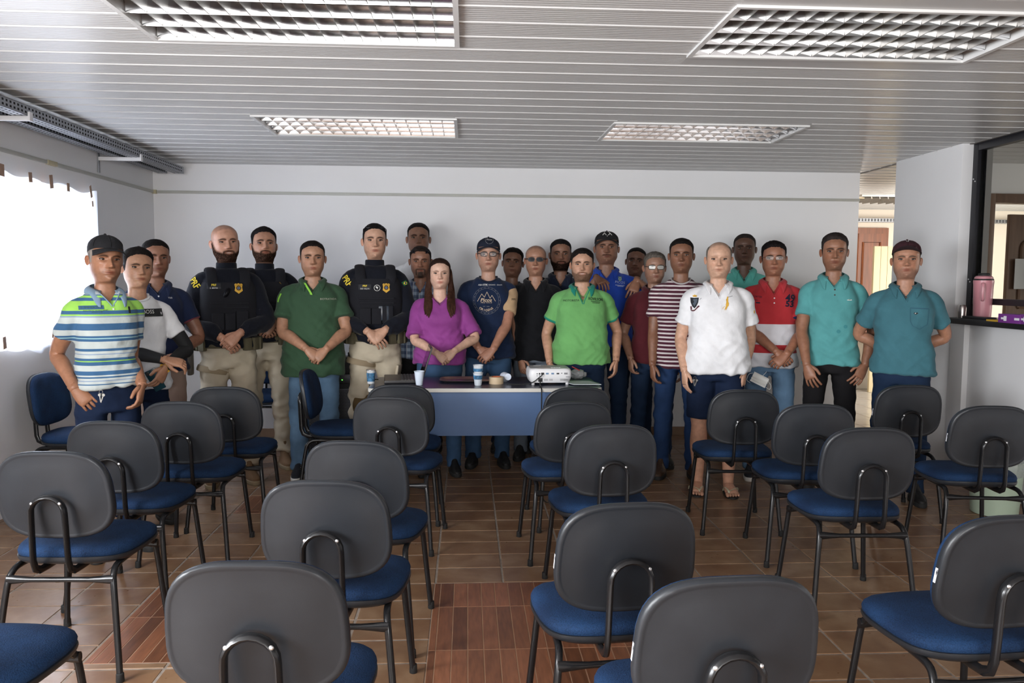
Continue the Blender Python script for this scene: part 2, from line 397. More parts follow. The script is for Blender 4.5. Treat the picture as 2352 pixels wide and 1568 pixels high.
# louvred ceiling lamps
M_alu = mat('mirror_aluminium', (0.68, 0.68, 0.69), 0.13, metal=1.0, var=0.08, vscale=5)
M_rim = mat('lamp_rim', (0.72, 0.72, 0.71), 0.35)
M_tubeglass = mat('fluorescent_tube', (0.85, 0.85, 0.84), 0.3)
LL = ['large louvred ceiling lamp at the top edge left of centre', 'large louvred ceiling lamp in the top right corner', 'small-looking louvred ceiling lamp above the officers near the back wall', 'small-looking louvred ceiling lamp above the man in the black letter cap']
def trough(w2, x0, x1, z0, hh, n=9):
    mb = MB(); R = []
    for xx in (x0, x1):
        R.append([(xx, -w2 + 2 * w2 * k / n, z0 + hh * (1 - abs(2 * k / n - 1) ** 2.2)) for k in range(n + 1)])
    mb.loft(R, False, False, closed=False); return mb
def lamp(i, a, b, c, d, nx=16, ny=4):
    r = empty('ceiling_lamp', ((a + b) / 2, (c + d) / 2, ZC), 0, LL[i], 'lamp', 'louvred ceiling lamps')
    w2, d2, tk = (b - a) / 2, (d - c) / 2, .009
    boxes('rim', [((-w2 - .010, -d2 - .010, -.010), (w2 + .010, -d2 + tk, .002)), ((-w2 - .012, d2 - tk, -.010), (w2 + .012, d2 + .012, .002)),
                  ((-w2 - .012, -d2 + tk, -.010), (-w2 + tk, d2 - tk, .002)), ((w2 - tk, -d2 + tk, -.010), (w2 + .012, d2 - tk, .002))], M_rim, r)
    boxes('housing', [((-w2, -d2, .11), (w2, d2, .125)), ((-w2, -d2, .0), (-w2 + .004, d2, .11)), ((w2 - .004, -d2, .0), (w2, d2, .11)), ((-w2, -d2, 0), (w2, -d2 + .004, .11)), ((-w2, d2 - .004, 0), (w2, d2, .11))], M_rim, r)
    W = 2 * (d2 - tk); cw = W / ny; x0, x1 = -w2 + tk, w2 - tk; cl = (x1 - x0) / nx
    tme = trough(cw / 2 * .98, x0, x1, .042, .062).mesh('reflector_trough'); tme.materials.append(mat('satin_reflector', (0.82, 0.81, 0.79), 0.35, metal=0.25, var=.06, vscale=6)); tme.shade_smooth()
    bm_ = MB()
    R = [[(xx, -.0085, .052), (xx, -.006, .03), (xx, -.0022, .008), (xx, 0, .0), (xx, .0022, .008), (xx, .006, .03), (xx, .0085, .052)] for xx in (x0, x1)]
    bm_.loft(R); lme = bm_.mesh('long_blade'); lme.materials.append(M_alu); shade(lme, 50)
    cb = MB(); n = 10
    for s0 in (-1,):
        R = []
        for k in range(n + 1):
            yy = -cw / 2 + .004 + (cw - .008) * k / n; top = .052; u = abs(2 * k / n - 1); lo = .0012
            R.append([(-.009, yy, top), (-.004, yy, (top + lo) / 2), (-.0018, yy, lo), (.0018, yy, lo), (.004, yy, (top + lo) / 2), (.009, yy, top)])
        cb.loft(R)
    cme = cb.mesh('cross_blade'); cme.materials.append(mat('dark_aluminium', (0.45, 0.44, 0.42), 0.25, metal=0.6)); shade(cme, 50)
    tb = MB(); tb.tube([(x0 + .03, 0, .075), (x1 - .03, 0, .075)], .013, 10); tbm = tb.mesh('tube'); tbm.materials.append(M_tubeglass); tbm.shade_smooth()
    for q in range(ny):
        yc = -d2 + tk + cw * (q + .5)
        for me in (tme, tbm):
            o = bpy.data.objects.new(me.name.split('.')[0], me); COL.objects.link(o); o.parent = r; o.location = (0, yc, 0)
        for p in range(1, nx):
            o = bpy.data.objects.new('cross_blade', cme); COL.objects.link(o); o.parent = r; o.location = (x0 + p * cl, yc, 0)
    for q in range(ny + 1):
        o = bpy.data.objects.new('long_blade', lme); COL.objects.link(o); o.parent = r; o.location = (0, -d2 + tk + cw * q, 0)
for i, L_ in enumerate(LAMPS): lamp(i, *L_)
# the hall's own lamp
h = empty('ceiling_lamp', (5.1, 9.2, ZC), 0, 'distant louvred lamp on the corridor ceiling beyond the opening', 'lamp', 'louvred ceiling lamps')
boxes('rim', [((-.62, -.33, -.02), (.62, -.30, .0)), ((-.62, .30, -.02), (.62, .33, .0)), ((-.62, -.3, -.02), (-.59, .3, .0)), ((.59, -.3, -.02), (.62, .3, .0))], M_rim, h)
for q in range(4): o = trough(.073, -.59, .59, -.028, .022).build('reflector_trough', M_alu, h); o.location = (0, -.225 + .15 * q, 0)
for p in range(1, 12):
    for q in range(4): o = bpy.data.objects.new('cross_blade', bpy.data.meshes['cross_blade']); COL.objects.link(o); o.parent = h; o.location = (-.59 + p * .098, -.225 + .15 * q, -.045); o.scale = (1, 1, .7)

# conduit strips on left and back walls
M_cond = mat('cream_conduit', (0.46, 0.46, 0.42), 0.5, var=0.05)
cz = 2.155
c_ = empty('cable_conduit', (XL, YB, cz), 0, 'thin cream cable conduit running along left and back walls', 'conduit')
boxes('back_run', [((0, -.016, -.012), (3.57 - XL, 0, .012))], M_cond, c_, bevel=.003)
boxes('side_run', [((0, YF - YB + .1, -.012), (.016, -.016, .012))], M_cond, c_, bevel=.003)
boxes('corner_piece', [((0, -.035, -.016), (.035, 0, .016))], mat('yellowed_plastic', (0.5, 0.44, 0.28), 0.5), c_, bevel=.003)
boxes('joint_sleeve', [((0, 5.35 - YB, -.015), (.02, 5.47 - YB, .015))], mat('yellowed_plastic', None), c_, bevel=.003)

# slotted cable trays on brackets
M_zinc = mat('galvanised_steel', (0.30, 0.31, 0.33), 0.45, metal=0.75, var=0.1, vscale=20)
M_slot = mat('dark_slot', (0.008, 0.008, 0.010), 0.9)
def tray(x, y0, y1, z, wd, hh, label):
    t = empty('cable_tray', (x, y0, z), 0, label, 'cable tray', 'slotted cable trays')
    L_ = y1 - y0
    boxes('channel', [((-wd, 0, 0), (0, L_, .002)), ((-.002, 0, 0), (0, L_, hh)), ((-wd, 0, 0), (-wd + .002, L_, hh)), ((-.012, 0, hh - .002), (0, L_, hh)), ((-wd, 0, hh - .002), (-wd + .012, L_, hh))], M_zinc, t)
    s = MB(); yy = .02
    while yy < L_ - .03:
        for zz in (hh * .3, hh * .72): s.bb((-.0008, yy, zz - .006), (.0006, yy + .016, zz + .006))
        for xx in (-wd * .3, -wd * .7): s.bb((xx - .005, yy, -.0006), (xx + .005, yy + .016, .001))
        yy += .036
    o = s.build('slots', M_slot, t, smooth=False); o['kind'] = 'stuff'
tray(-2.415, 2.2, 7.0, 2.30, .085, .055, 'slotted steel cable tray farther from the left wall below the ceiling')
tray(-2.555, 2.2, 7.0, 2.30, .075, .045, 'slotted steel cable tray nearer to the left wall below the ceiling')
for yb, lb in ((6.095, 'small steel wall bracket above the window holding trays near the corner'), (4.60, 'steel bracket arm at the left edge holding the cable trays')):
    t = empty('wall_bracket', (XL, yb, 2.285), 0, lb, 'bracket', 'cable tray brackets')
    boxes('arm', [((0, -.012, -.012), (.315, .012, .0145))], M_white, t, bevel=.003)
    boxes('wall_plate', [((0, -.015, -.10), (.008, .015, .06))], M_zinc, t, bevel=.002)
    o = MB().box((.312, 0, .012), (.012, .036, .05)).build('end_clip', M_white, t, bevel=.003)

# taped sheet over the window
def sheet_material():
    mt = bpy.data.materials.new('white_sheet'); mt.use_nodes = True
    N = mt.node_tree.nodes; L = mt.node_tree.links; out = N['Material Output']; N.remove(N['Principled BSDF'])
    tr = N.new('ShaderNodeBsdfTranslucent'); tr.inputs[0].default_value = (0.86, 0.89, 0.97, 1)
    df = N.new('ShaderNodeBsdfDiffuse'); df.inputs[0].default_value = (0.75, 0.77, 0.82, 1)
    mx = N.new('ShaderNodeMixShader'); mx.inputs[0].default_value = 0.35
    L.new(tr.outputs[0], mx.inputs[1]); L.new(df.outputs[0], mx.inputs[2]); L.new(mx.outputs[0], out.inputs[0]); return mt
cu = empty('window_curtain', (XL + .03, 0, 1.0), 0, 'white sheet taped over the bright left window', 'curtain')
ys = np.linspace(3.9, 5.99, 150); zs = np.linspace(0, 1, 40); V = []; Fc = []
for zi, tz in enumerate(zs):
    for yi, yy in enumerate(ys):
        fold = .014 * math.sin(yy * 9 + 1.4 * math.sin(yy * 3)) + .009 * math.sin(yy * 31 + tz * 2) * (1 - .6 * tz)
        fold += -.02 * math.exp(-((yy - 5.28 + .03 * tz) / .02) ** 2)
        bot = -.03 + .022 * math.sin(yy * 7) + .012 * math.sin(yy * 23)
        top = 1.035 + .012 * math.sin(yy * 15) - .02 * abs(math.sin(yy * 5.2))
        V.append((fold * (.4 + .6 * (1 - tz)), yy, bot + (top - bot) * tz))
for i in range(39):
    for j in range(149): a = i * 150 + j; Fc.append((a, a + 1, a + 151, a + 150))
obj('sheet', V, Fc, sheet_material(), cu)
M_tape = mat('brown_tape', (0.30, 0.14, 0.055), 0.35, var=0.2, vscale=20)
for px, py, w_, h_, rz in ((4, 390, .07, .07, 0), (70, 407, .055, .06, .1), (118, 417, .06, .085, .15), (157, 430, .05, .055, .05), (209, 440, .04, .085, .35), (11, 787, .045, .07, .1), (124, 768, .06, .05, -.2), (213, 468, .03, .04, .1)):
    p = atX(px, py, XL + .052)
    g = MB(); g.bb((-.0006, -w_ / 2, -h_ / 2), (.0006, w_ / 2, h_ / 2)); o = g.build('tape_strip', M_tape, cu, smooth=False)
    o.location = (p[0] - XL - .03, p[1], p[2] - 1.0); o.rotation_euler = (rz, 0, .15)
area('daylight_window', (XL - .55, 5.0, 1.10), (0, -PI / 2, 0), 0.7, 2.4, 90, (0.90, 0.94, 1.0))

# counter, glass front, office
M_glass = mat('clear_glass', (0.9, 0.93, 0.92), 0.02, trans=1.0, ior=1.05, spec=0.5)
boxes('service_counter', [((3.42, -2.0, 1.125), (3.95, 5.45, 1.168))], mat('black_laminate', (0.014, 0.014, 0.017), 0.35), bevel=.006)
tag(bpy.data.objects['service_counter'], 'black counter ledge in front of the glass on the right', 'counter')
g = empty('window_4', (3.6, 0, 0)); g['kind'] = 'structure'
boxes('frame_post', [((0, 5.485, 1.168), (.055, 5.54, ZC))], M_black, g, bevel=.003)
boxes('top_rail', [((0, -2, 2.345), (.055, 5.485, ZC))], M_black, g, bevel=.003)
boxes('middle_rail', [((.005, -2, 1.262), (.05, 5.485, 1.305))], M_black, g, bevel=.003)
boxes('inner_jamb', [((.056, 5.47, 1.168), (.10, 5.54, ZC))], M_white, g)
pane = boxes('pane', [((.024, -2, 1.305), (.030, 5.485, 2.345))], M_glass, g)
sm = MB()
for zz in (2.13, 1.42):
    for q in (0, 1): sm.ball((-.003, 5.50 + .018 * q, zz + .018 * q), .006, 8, 5)
sm.build('screws', mat('screw_zinc', (0.7, 0.7, 0.72), 0.3, metal=0.9), g)
dx0 = atY(2265, 445, 6.42)[0]
boxes('trim_3', [((dx0, 6.40, 0), (dx0 + .075, 6.54, 2.15)), ((dx0 + .075, 6.40, 2.075), (5.25, 6.54, 2.15)), ((5.18, 6.40, 0), (5.25, 6.54, 2.075))], M_wood2, kind='structure', bevel=.004)
d = empty('door_1', (5.16, 6.52, 0), 0.0); d['kind'] = 'structure'; d.rotation_euler = (0, 0, PI + .55 - PI)
d.location = (4.66, 6.62, 0); d.rotation_euler = (0, 0, .12)
boxes('door_leaf', [((0, 0, .01), (.75, .035, 2.0))], M_wood2, d, bevel=.003)
def frame_panel(n, x0, x1, z0, z1, par, m, arch=False):
    mb = MB(); pts = [(x0, -.004, z0), (x1, -.004, z0), (x1, -.004, z1)]
    if arch: pts += [((x0 + x1) / 2 + (x1 - x0) / 2 * math.cos(t), -.004, z1 + .10 * math.sin(t)) for t in np.linspace(.3, PI - .3, 7)]
    pts += [(x0, -.004, z1), (x0, -.004, z0)]
    mb.tube(pts, .014, 6); return mb.build(n, m, par)
frame_panel('panel_moulding', .12, .63, 1.2, 1.72, d, M_wood2, True); frame_panel('panel_moulding', .12, .63, .2, 1.05, d, M_wood2)
boxes('paper_notice', [((.05, -.026, 1.36), (.26, -.022, 1.62))], mat('paper', (0.62, 0.64, 0.66), 0.8), d)
# hall end: door, tray, folded panel, cabinet
dy = 10.69
tdr = boxes('trim_4', [((5.20, dy - .03, 0), (5.30, dy + .03, 2.15)), ((5.30, dy - .03, 2.07), (5.78, dy + .03, 2.15)), ((5.72, dy - .03, 0), (5.78, dy + .03, 2.07))], M_wood, kind='structure')
d = empty('door_2', (5.36, dy - .02, 0)); d['kind'] = 'structure'
boxes('door_leaf', [((0, -.02, 0), (.36, .02, 2.07))], M_wood, d)
frame_panel('panel_moulding', .06, .30, 1.15, 1.95, d, M_wood); frame_panel('panel_moulding', .06, .30, .2, 1.0, d, M_wood)
for o in d.children:
    if o.name.startswith('panel'): o.location.y = -.02
tray_h = empty('cable_tray', (3.6, 10.55, 2.22), 0, 'slotted cable tray across the far corridor wall above the wooden door', 'cable tray', 'slotted cable trays')
boxes('channel', [((0, 0, 0), (5.3, .08, .05))], M_zinc, tray_h)
s = MB()
for k in range(120): s.bb((.02 + k * .044, -.001, .012), (.042 + k * .044, .001, .024)); s.bb((.02 + k * .044, -.001, .03), (.042 + k * .044, .001, .042))
o = s.build('slots', M_slot, tray_h, smooth=False); o['kind'] = 'stuff'
a0, a1 = atY(2009, 565, 9.8), atY(2062, 565, 9.8)
fp = empty('folded_panel', (a0[0], 9.8, 0), 0, 'cream planked panel leaning beside the far wooden door', 'panel')
for k in range(4):
    boxes('plank', [((k * .088, 0, 0), (k * .088 + .085, .04, a0[2]))], mat('cream_laminate', (0.66, 0.56, 0.36), 0.5), fp, bevel=.004)
cb0 = atY(1962, 760, 9.2)
cb0 = atY(1962, 760, 10.2)
cbn = empty('white_cabinet', (cb0[0] - .3, 10.1, 0), 0, 'low white cabinet glimpsed in the corridor between the two teal shirts', 'cabinet')
boxes('cabinet_body', [((0, 0, 0), (.62, .45, .62))], M_white, cbn, bevel=.01); boxes('drawer_gap', [((.01, -.004, .33), (.61, .0, .345))], M_slot, cbn)
boxes('cabinet_top', [((-.01, -.01, .62), (.63, .46, .64))], M_white, cbn)
b_ = MB().ball((0, 0, .03), .06, 14, 8, (1, .8, .5)); tag(b_.build('cloth_bundle', mat('blue_cloth', (0.10, 0.16, 0.55), 0.8), None, loc=(cb0[0] + .14, 10.25, .64)), 'crumpled blue cloth lying on the white corridor cabinet', 'cloth')

g5 = empty('door_gap_glow', (0, 0, 0)); g5['kind'] = 'structure'
boxes('glow_strip', [((5.19, dy - .045, 0.9), (5.29, dy - .035, 2.06))], mat('door_gap_light', (0.8, 0.8, 0.8), .3, emit='fff6ea', estr=7.0), g5)  # glowing strip added for the daylight gap beside the far door, not a window

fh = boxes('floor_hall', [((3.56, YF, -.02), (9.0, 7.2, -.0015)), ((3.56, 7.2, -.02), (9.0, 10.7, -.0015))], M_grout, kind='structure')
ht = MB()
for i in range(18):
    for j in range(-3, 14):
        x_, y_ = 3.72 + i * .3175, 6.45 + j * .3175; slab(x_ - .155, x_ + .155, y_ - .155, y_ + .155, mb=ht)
o = ht.build('glare_pale_tiles', mat('glare_pale_tile', (0.52, 0.49, 0.45), 0.18, var=.06, vscale=4), fh, smooth=False); o['kind'] = 'stuff'  # tile colour lightened to stand for the glare on the corridor floor
# ------------------------------------------------------------------ chairs
def fabric_material(name, c1, c2):
    mt = bpy.data.materials.new(name); mt.use_nodes = True
    N = mt.node_tree.nodes; L = mt.node_tree.links; b = N['Principled BSDF']
    tc = N.new('ShaderNodeTexCoord'); vo = N.new('ShaderNodeTexVoronoi'); vo.inputs['Scale'].default_value = 260; L.new(tc.outputs['Object'], vo.inputs['Vector'])
    nz = N.new('ShaderNodeTexNoise'); nz.inputs['Scale'].default_value = 7; L.new(tc.outputs['Object'], nz.inputs['Vector'])
    ad = N.new('ShaderNodeMath'); ad.operation = 'MULTIPLY_ADD'; ad.inputs[1].default_value = 0.5; L.new(vo.outputs['Distance'], ad.inputs[0]); L.new(nz.outputs['Fac'], ad.inputs[2])
    mr = N.new('ShaderNodeMapRange'); mr.inputs[1].default_value = .45; mr.inputs[2].default_value = 1.0; L.new(ad.outputs[0], mr.inputs[0])
    mx = N.new('ShaderNodeMix'); mx.data_type = 'RGBA'; mx.inputs[6].default_value = (*c1, 1); mx.inputs[7].default_value = (*c2, 1); L.new(mr.outputs[0], mx.inputs[0])
    L.new(mx.outputs[2], b.inputs['Base Color']); b.inputs['Roughness'].default_value = 0.85; b.inputs['Specular IOR Level'].default_value = 0.25
    bp = N.new('ShaderNodeBump'); bp.inputs['Strength'].default_value = 0.35; bp.inputs['Distance'].default_value = 0.002; L.new(vo.outputs['Distance'], bp.inputs['Height']); L.new(bp.outputs[0], b.inputs['Normal'])
    return mt
M_fab = fabric_material('blue_weave', (0.010, 0.038, 0.105), (0.0035, 0.015, 0.046))
M_shell = mat('black_plastic_shell', (0.0185, 0.0208, 0.025), 0.38, var=0.12, vscale=10, bump=0.15, bscale=400, bdist=0.001, objrand=0.12)
M_tubeb = mat('black_steel_tube', (0.010, 0.010, 0.011), 0.24)
M_rubber = mat('black_rubber', (0.012, 0.012, 0.012), 0.7)
M_screw = mat('screw_zinc', None)
M_sticker = mat('white_sticker', (0.75, 0.75, 0.78), 0.5)

def plate(name, hw, hd, n, layers, m, par, place, N=44):
    """stack of inset superellipse rings; place maps (u, v, h) to 3D"""
    rings = []
    for ins, h in layers:
        rings.append([place(u, v, h) for u, v in sup(max(hw - ins, .002), max(hd - ins, .002), n if ins < .06 else max(2.1, n - ins * 9), N)])
    mb = MB(); mb.loft(rings); return mb.build(name, m, par)
TILT = math.radians(9)
def backp(u, v, h):        # u across, v up from the centre of the rest, h thickness forward
    y = -.222 + h - 0.9 * (u * u) * -1 * .55 - math.sin(TILT) * v
    return (u * (1 - .045 * (v / .161)), y, .663 + v * math.cos(TILT))
def make_chair():
    r = empty('stacking_chair', (0, 0, 0))
    def sp(u, v, h): return (u * (1.0 + .05 * v / .2), v, h - .020 * max(0, (v - .10) / .1) ** 2 + .012 * max(0, (-v - .1) / .1) ** 2)
    seat = plate('seat', .213, .205, 3.0, [(.006, .418), (0, .424), (-.002, .436), (.003, .448), (.016, .458), (.045, .466), (.10, .472), (.17, .474), (.207, .474)], M_fab, r, sp)
    plate('seat_pan', .213, .205, 3.0, [(.03, .392), (.012, .396), (.0, .404), (-.003, .412), (-.003, .420), (.010, .423)], M_shell, r, sp)
    b = plate('backrest', .195, .158, 3.1, [(.02, -.013), (.012, .000), (0, .004), (-.001, .012), (.006, .026), (.022, .036), (.06, .042), (.11, .044), (.135, .044)], M_fab, r, backp)
    sh = plate('back_shell', .198, .161, 3.1, [(.12, -.022), (.05, -.020), (.018, -.0165), (.0135, -.0172), (.009, -.019), (.004, -.018), (.0, -.013), (-.001, -.006), (0, .004), (.004, .008)], M_shell, r, backp)
    P = [(-.060, -.02, .392), (-.060, -.17, .392), (-.060, -.215, .394), (-.060, -.245, .408), (-.060, -.256, .44), (-.059, -.259, .49), (-.058, -.262, .56), (-.057, -.264, .605)]
    arc = [(-.057 * math.cos(t), -.266, .612 + .054 * math.sin(t)) for t in np.linspace(.25, PI - .25, 9)]
    Q = [(-x, y, z) for x, y, z in reversed(P)]
    mb = MB(); mb.tube(P + arc + Q, .0145, 10, flat=.62, up=(0, 1, 0)); us = mb.build('back_support', M_tubeb, r)
    for s in (-1, 1):
        mb = MB(); mb.ball((s * .047, -.2765, .646), .0064, 10, 6, (1, .6, 1)); mb.build('screw', M_screw, us)
        lg = [(s * .205, .205, .0), (s * .188, .185, .20), (s * .176, .172, .34), (s * .172, .158, .372), (s * .170, .13, .386), (s * .168, .06, .388), (s * .168, -.01, .388)]
        mb = MB(); mb.tube(bez(lg, 3), .0112, 10, up=(1, 0, 0)); l1 = mb.build('leg', M_tubeb, r)
        mb = MB(); mb.lathe([(.013, 0), (.0145, .002), (.0135, .03), (.0115, .032)], 10, (s * .205, .2055, 0)); mb.build('foot_cap', M_rubber, l1)
        lg = [(s * .218, -.245, .0), (s * .200, -.222, .20), (s * .186, -.203, .33), (s * .180, -.188, .368), (s * .174, -.155, .387), (s * .168, -.08, .388), (s * .168, -.01, .388)]
        mb = MB(); mb.tube(bez(lg, 3), .0112, 10, up=(1, 0, 0)); l2 = mb.build('leg', M_tubeb, r)
        mb = MB(); mb.lathe([(.013, 0), (.0145, .002), (.0135, .03), (.0115, .032)], 10, (s * .218, -.2455, 0)); mb.build('foot_cap', M_rubber, l2)
    xs = [-.186, -.165, -.14, -.10, 0, .10, .14, .165, .186]; rr = [.017, .016, .013, .0095, .0095, .0095, .013, .016, .017]
    for y, n in ((-.200, 'rear_crossbar'), (.166, 'front_crossbar')):
        mb = MB(); mb.tube([(x, y, .352 if y < 0 else .36) for x in xs], [(a, min(a, .011)) for a in rr], 10, up=(0, 1, 0)); mb.build(n, M_tubeb, r)
    return r
proto = make_chair()
CHAIRS = [  # px centre of the rest, px of its top edge, rotation, label, sticker
    (577, 1290, -2, 'nearest chair left of centre, its back filling the bottom edge', 0),
    (741, 1103, -4, 'second chair of the left aisle row, right behind the nearest left one', 0),
    (812, 1012, -8, 'third chair of the left aisle row, its back partly overlapped', 0),
    (893, 911, -9, 'fourth chair of the left aisle row, in front of the table', 0),
    (917, 883, -2, 'chair closest to the left half of the table, hidden behind another chair', 0),
    (111, 1037, -2, 'chair at the left edge with its whole back and seat in view', 0),
    (252, 967, -3, 'second chair of the far left row, in front of the striped-polo man', 0),
    (411, 922, -1, 'third chair of the far left row, before the white printed tee', 0),
    (513, 888, 1, 'last chair of the far left row, in front of the bald officer', 0),
    (1688, 1325, 3, 'nearest chair right of centre, scuffed back cut by the bottom edge', 1),
    (1448, 1155, 5, 'second chair of the right aisle row, two pale scuffs on its back', 1),
    (1409, 975, 4, 'third chair of the right aisle row, full lighter back in the middle', 0),
    (1321, 922, 5, 'fourth chair of the right aisle row, in front of the table corner', 0),
    (1329, 889, 6, 'chair closest to the right half of the table, mostly hidden', 0),
    (1713, 895, -4, 'chair in front of the barelegged man in shorts', 0),
    (1876, 928, -5, 'chair in front of the teal-polo man in black trousers', 0),
    (2004, 982, -2, 'chair with four legs in view right of the wide tiled gap', 0),
    (2345, 1184, 3, 'chair cut by the right edge in the lower right corner', 1),
    (2285, 932, -7, 'chair at the right edge beside the bin under the counter', 1),
    (2093, 884, -4, 'chair in front of the dark-teal-polo man in the maroon cap', 1),
]
def place_chair(o, x, y, deg, label):
    o.location = (x, y, 0); o.rotation_euler = (0, 0, math.radians(deg)); tag(o, 'blue and black ' + label, 'chair', 'blue padded chairs')
first = True
def next_chair():
    global first
    if first: first = False; return proto
    return copy_tree(proto)
for px, py, deg, lb, st in CHAIRS:
    p = atZ(px, py, .82); a = math.radians(deg); c = next_chair()
    place_chair(c, p[0] - math.sin(a) * .245, p[1] + math.cos(a) * .245, deg, lb)
    if st:
        bx_ = MB(); v = [backp(-.1975, t, -.008 + .010 * q) for t in (-.03, .012) for q in (0, 1)]
        v = [(x - .0012, y, z) for x, y, z in v]; bx_.add(v, [(0, 1, 3, 2)]); bx_.build('side_label', M_sticker, c, smooth=False)
place_chair(next_chair(), -1.275, 2.05, -4, 'chair in the bottom left corner, only its seat in view')
p = atZ(703, 849, .82); a = math.radians(-91); place_chair(next_chair(), p[0] - math.sin(a) * .235, p[1] + math.cos(a) * .235, -91, 'chair turned sideways beside the table, in front of the dark-green-polo man')
p = atZ(88, 857, .82); a = math.radians(-93); place_chair(next_chair(), p[0] - math.sin(a) * .235 + .03, p[1] + math.cos(a) * .235, -93, 'chair against the left wall facing the room below the window')
place_chair(next_chair(), -1.70, 6.72, 178, 'chair against the back wall, nearly hidden behind the two officers')
# ------------------------------------------------------------------ table and the things on it
M_tabtop = mat('dark_blue_laminate', (0.030, 0.036, 0.062), 0.28)
M_tabpan = mat('blue_laminate', (0.085, 0.155, 0.31), 0.45, var=0.05, vscale=5)
M_tabedge = mat('cream_edge_band', (0.62, 0.60, 0.55), 0.4)
M_greymetal = mat('grey_leg_steel', (0.25, 0.26, 0.28), 0.4)
T = empty('folding_table', (0.118, 5.19, 0), 0, 'blue office table with cream edge standing before the group', 'table')
tw, td, tz = .735, .29, .74
mb = MB(); rings = []
for z, ins in ((.716, .004), (.716, .0), (tz - .003, .0), (tz, .004)):
    rings.append([(x, y, z) for x, y in [(cx * (tw - .05) + (.05 - ins) * math.cos(t), cy * (td - .05) + (.05 - ins) * math.sin(t)) for cx, cy, t0 in ((1, 1, 0), (-1, 1, PI / 2), (-1, -1, PI), (1, -1, 1.5 * PI)) for t in np.linspace(t0, t0 + PI / 2, 6)]])
mb.loft(rings); mb.build('edge_band', M_tabedge, T)
mb = MB(); rings = [[(x * .994, y * .986, z) for x, y, _ in rings[2]] for z in (tz - .004, tz + .0012)]; mb.loft(rings); mb.build('tabletop', M_tabtop, T)
boxes('modesty_panel', [((-tw + .10, -td + .035, .435), (tw - .10, -td + .053, .716))], M_tabpan, T)
for s in (-1, 1):
    boxes('leg', [((s * (tw - .11) - .025, -.06, .03), (s * (tw - .11) + .025, .06, .70))], M_greymetal, T, bevel=.01)
    boxes('foot', [((s * (tw - .11) - .025, -.25, 0), (s * (tw - .11) + .025, .25, .035))], M_greymetal, T, bevel=.01)
    boxes('top_arm', [((s * (tw - .11) - .02, -.24, .69), (s * (tw - .11) + .02, .24, .716))], M_greymetal, T)
tz += .0015
def onT(px, py): p = atZ(px, py, tz); return (p[0], p[1], tz)
M_clearp = mat('clear_plastic', (0.92, 0.95, 0.97), 0.08, alpha=0.32, spec=0.6)
M_print = mat('blue_cup_print', (0.04, 0.17, 0.33), 0.35, var=0.7, vscale=60, alpha=0.8)
M_milky = mat('milky_plastic', (0.68, 0.75, 0.86), 0.35, spec=0.5)
M_water = mat('water_cup', (0.75, 0.82, 0.88), 0.1, alpha=0.45)
def cup(name, base, label, h=.095, r0=.021, r1=.031, m=None, band=None, parent=None):
    pr = [(r0 - .001, .0), (r0, .001), (r0 + (r1 - r0) * .35, h * .35), (r1 - .003, h * .9), (r1, h), (r1 + .002, h - .001), (r1 - .0015, h - .002), (r0 + .001, .004)]
    mb = MB(); mb.lathe(pr, 22); mesh = mb
    if parent is None:
        t = empty(name, base, 0, label, 'cup', 'plastic cups on the table'); mesh.build('cup_wall', m, t)
    else: t = parent; o = mesh.build('upper_cup', m, t); o.location = (0, 0, base)
    if band:
        z0, z1 = band; mb = MB(); q = 0 if parent is None else base
        mb.lathe([(r0 + (r1 - r0) * z0 + .0012, h * z0 + q), (r0 + (r1 - r0) * z1 + .0012, h * z1 + q)], 22, cap0=False, cap1=False); mb.build('printed_band', M_print, t)
    return t
c1 = cup('plastic_cup', onT(852, 881), 'clear water cup with blue print at the left end of the table', .092, .0225, .0285, M_clearp, (.18, .78))
mb = MB(); mb.lathe([(.028, .0875), (.031, .089), (.031, .092), (.028, .0925)], 22); mb.build('foil_lid', mat('foil', (0.6, 0.62, 0.65), 0.25, metal=0.8), c1)
mb = MB(); mb.lathe([(.0215, .003), (.027, .072)], 22); mb.build('water', M_water, c1)
cup('plastic_cup', onT(963, 884), 'plain white plastic cup in front of the woman in purple', .090, .0205, .0335, M_milky)
c3 = cup('plastic_cup', onT(1098, 885), 'two stacked clear water cups standing in front of the cap-wearing man', .082, .0215, .0325, mat('frosted_plastic', (0.70, 0.76, 0.82), 0.35, alpha=0.75), (.5, .82))
cup('upper_cup', .045, None, .088, .0215, .033, M_clearp, (.52, .75), parent=c3)
# laptop
M_lap = mat('laptop_plastic', (0.028, 0.026, 0.027), 0.4)
lx = onT(862, 880); L_ = empty('laptop', (lx[0] + .165, lx[1] + .13, tz), math.radians(6), 'black laptop seen from its side, screen leaning open', 'laptop')
boxes('base', [((-.12, -.17, .004), (.12, .17, .022))], M_lap, L_, bevel=.004)
kb = boxes('keyboard_deck', [((-.115, -.16, .022), (.115, .16, .0235))], mat('deck_grey', (0.12, 0.11, 0.10), 0.35, metal=0.4), L_)
k0 = MB().bb((-.0075, -.0075, 0), (.0075, .0075, .004)).mesh('key'); k0.materials.append(M_lap)
for i in range(5):
    for j in range(15):
        o = bpy.data.objects.new('key', k0); COL.objects.link(o); o.parent = kb; o.location = (-.005 + i * .021, -.147 + j * .021, .0235)
lid = MB().bb((-.004, -.17, 0), (.004, .17, .225)).build('screen_lid', M_lap, L_, bevel=.003); lid.location = (.122, 0, .018); lid.rotation_euler = (0, math.radians(17), 0)
sc_ = MB().bb((-.0055, -.155, .015), (-.0042, .155, .21)).build('display', mat('dark_screen', (0.01, 0.012, 0.016), 0.1), lid)
hg = MB(); hg.tube([(.116, -.15, .02), (.116, .15, .02)], .008, 8); hg.build('hinge', mat('deck_grey', None), L_)
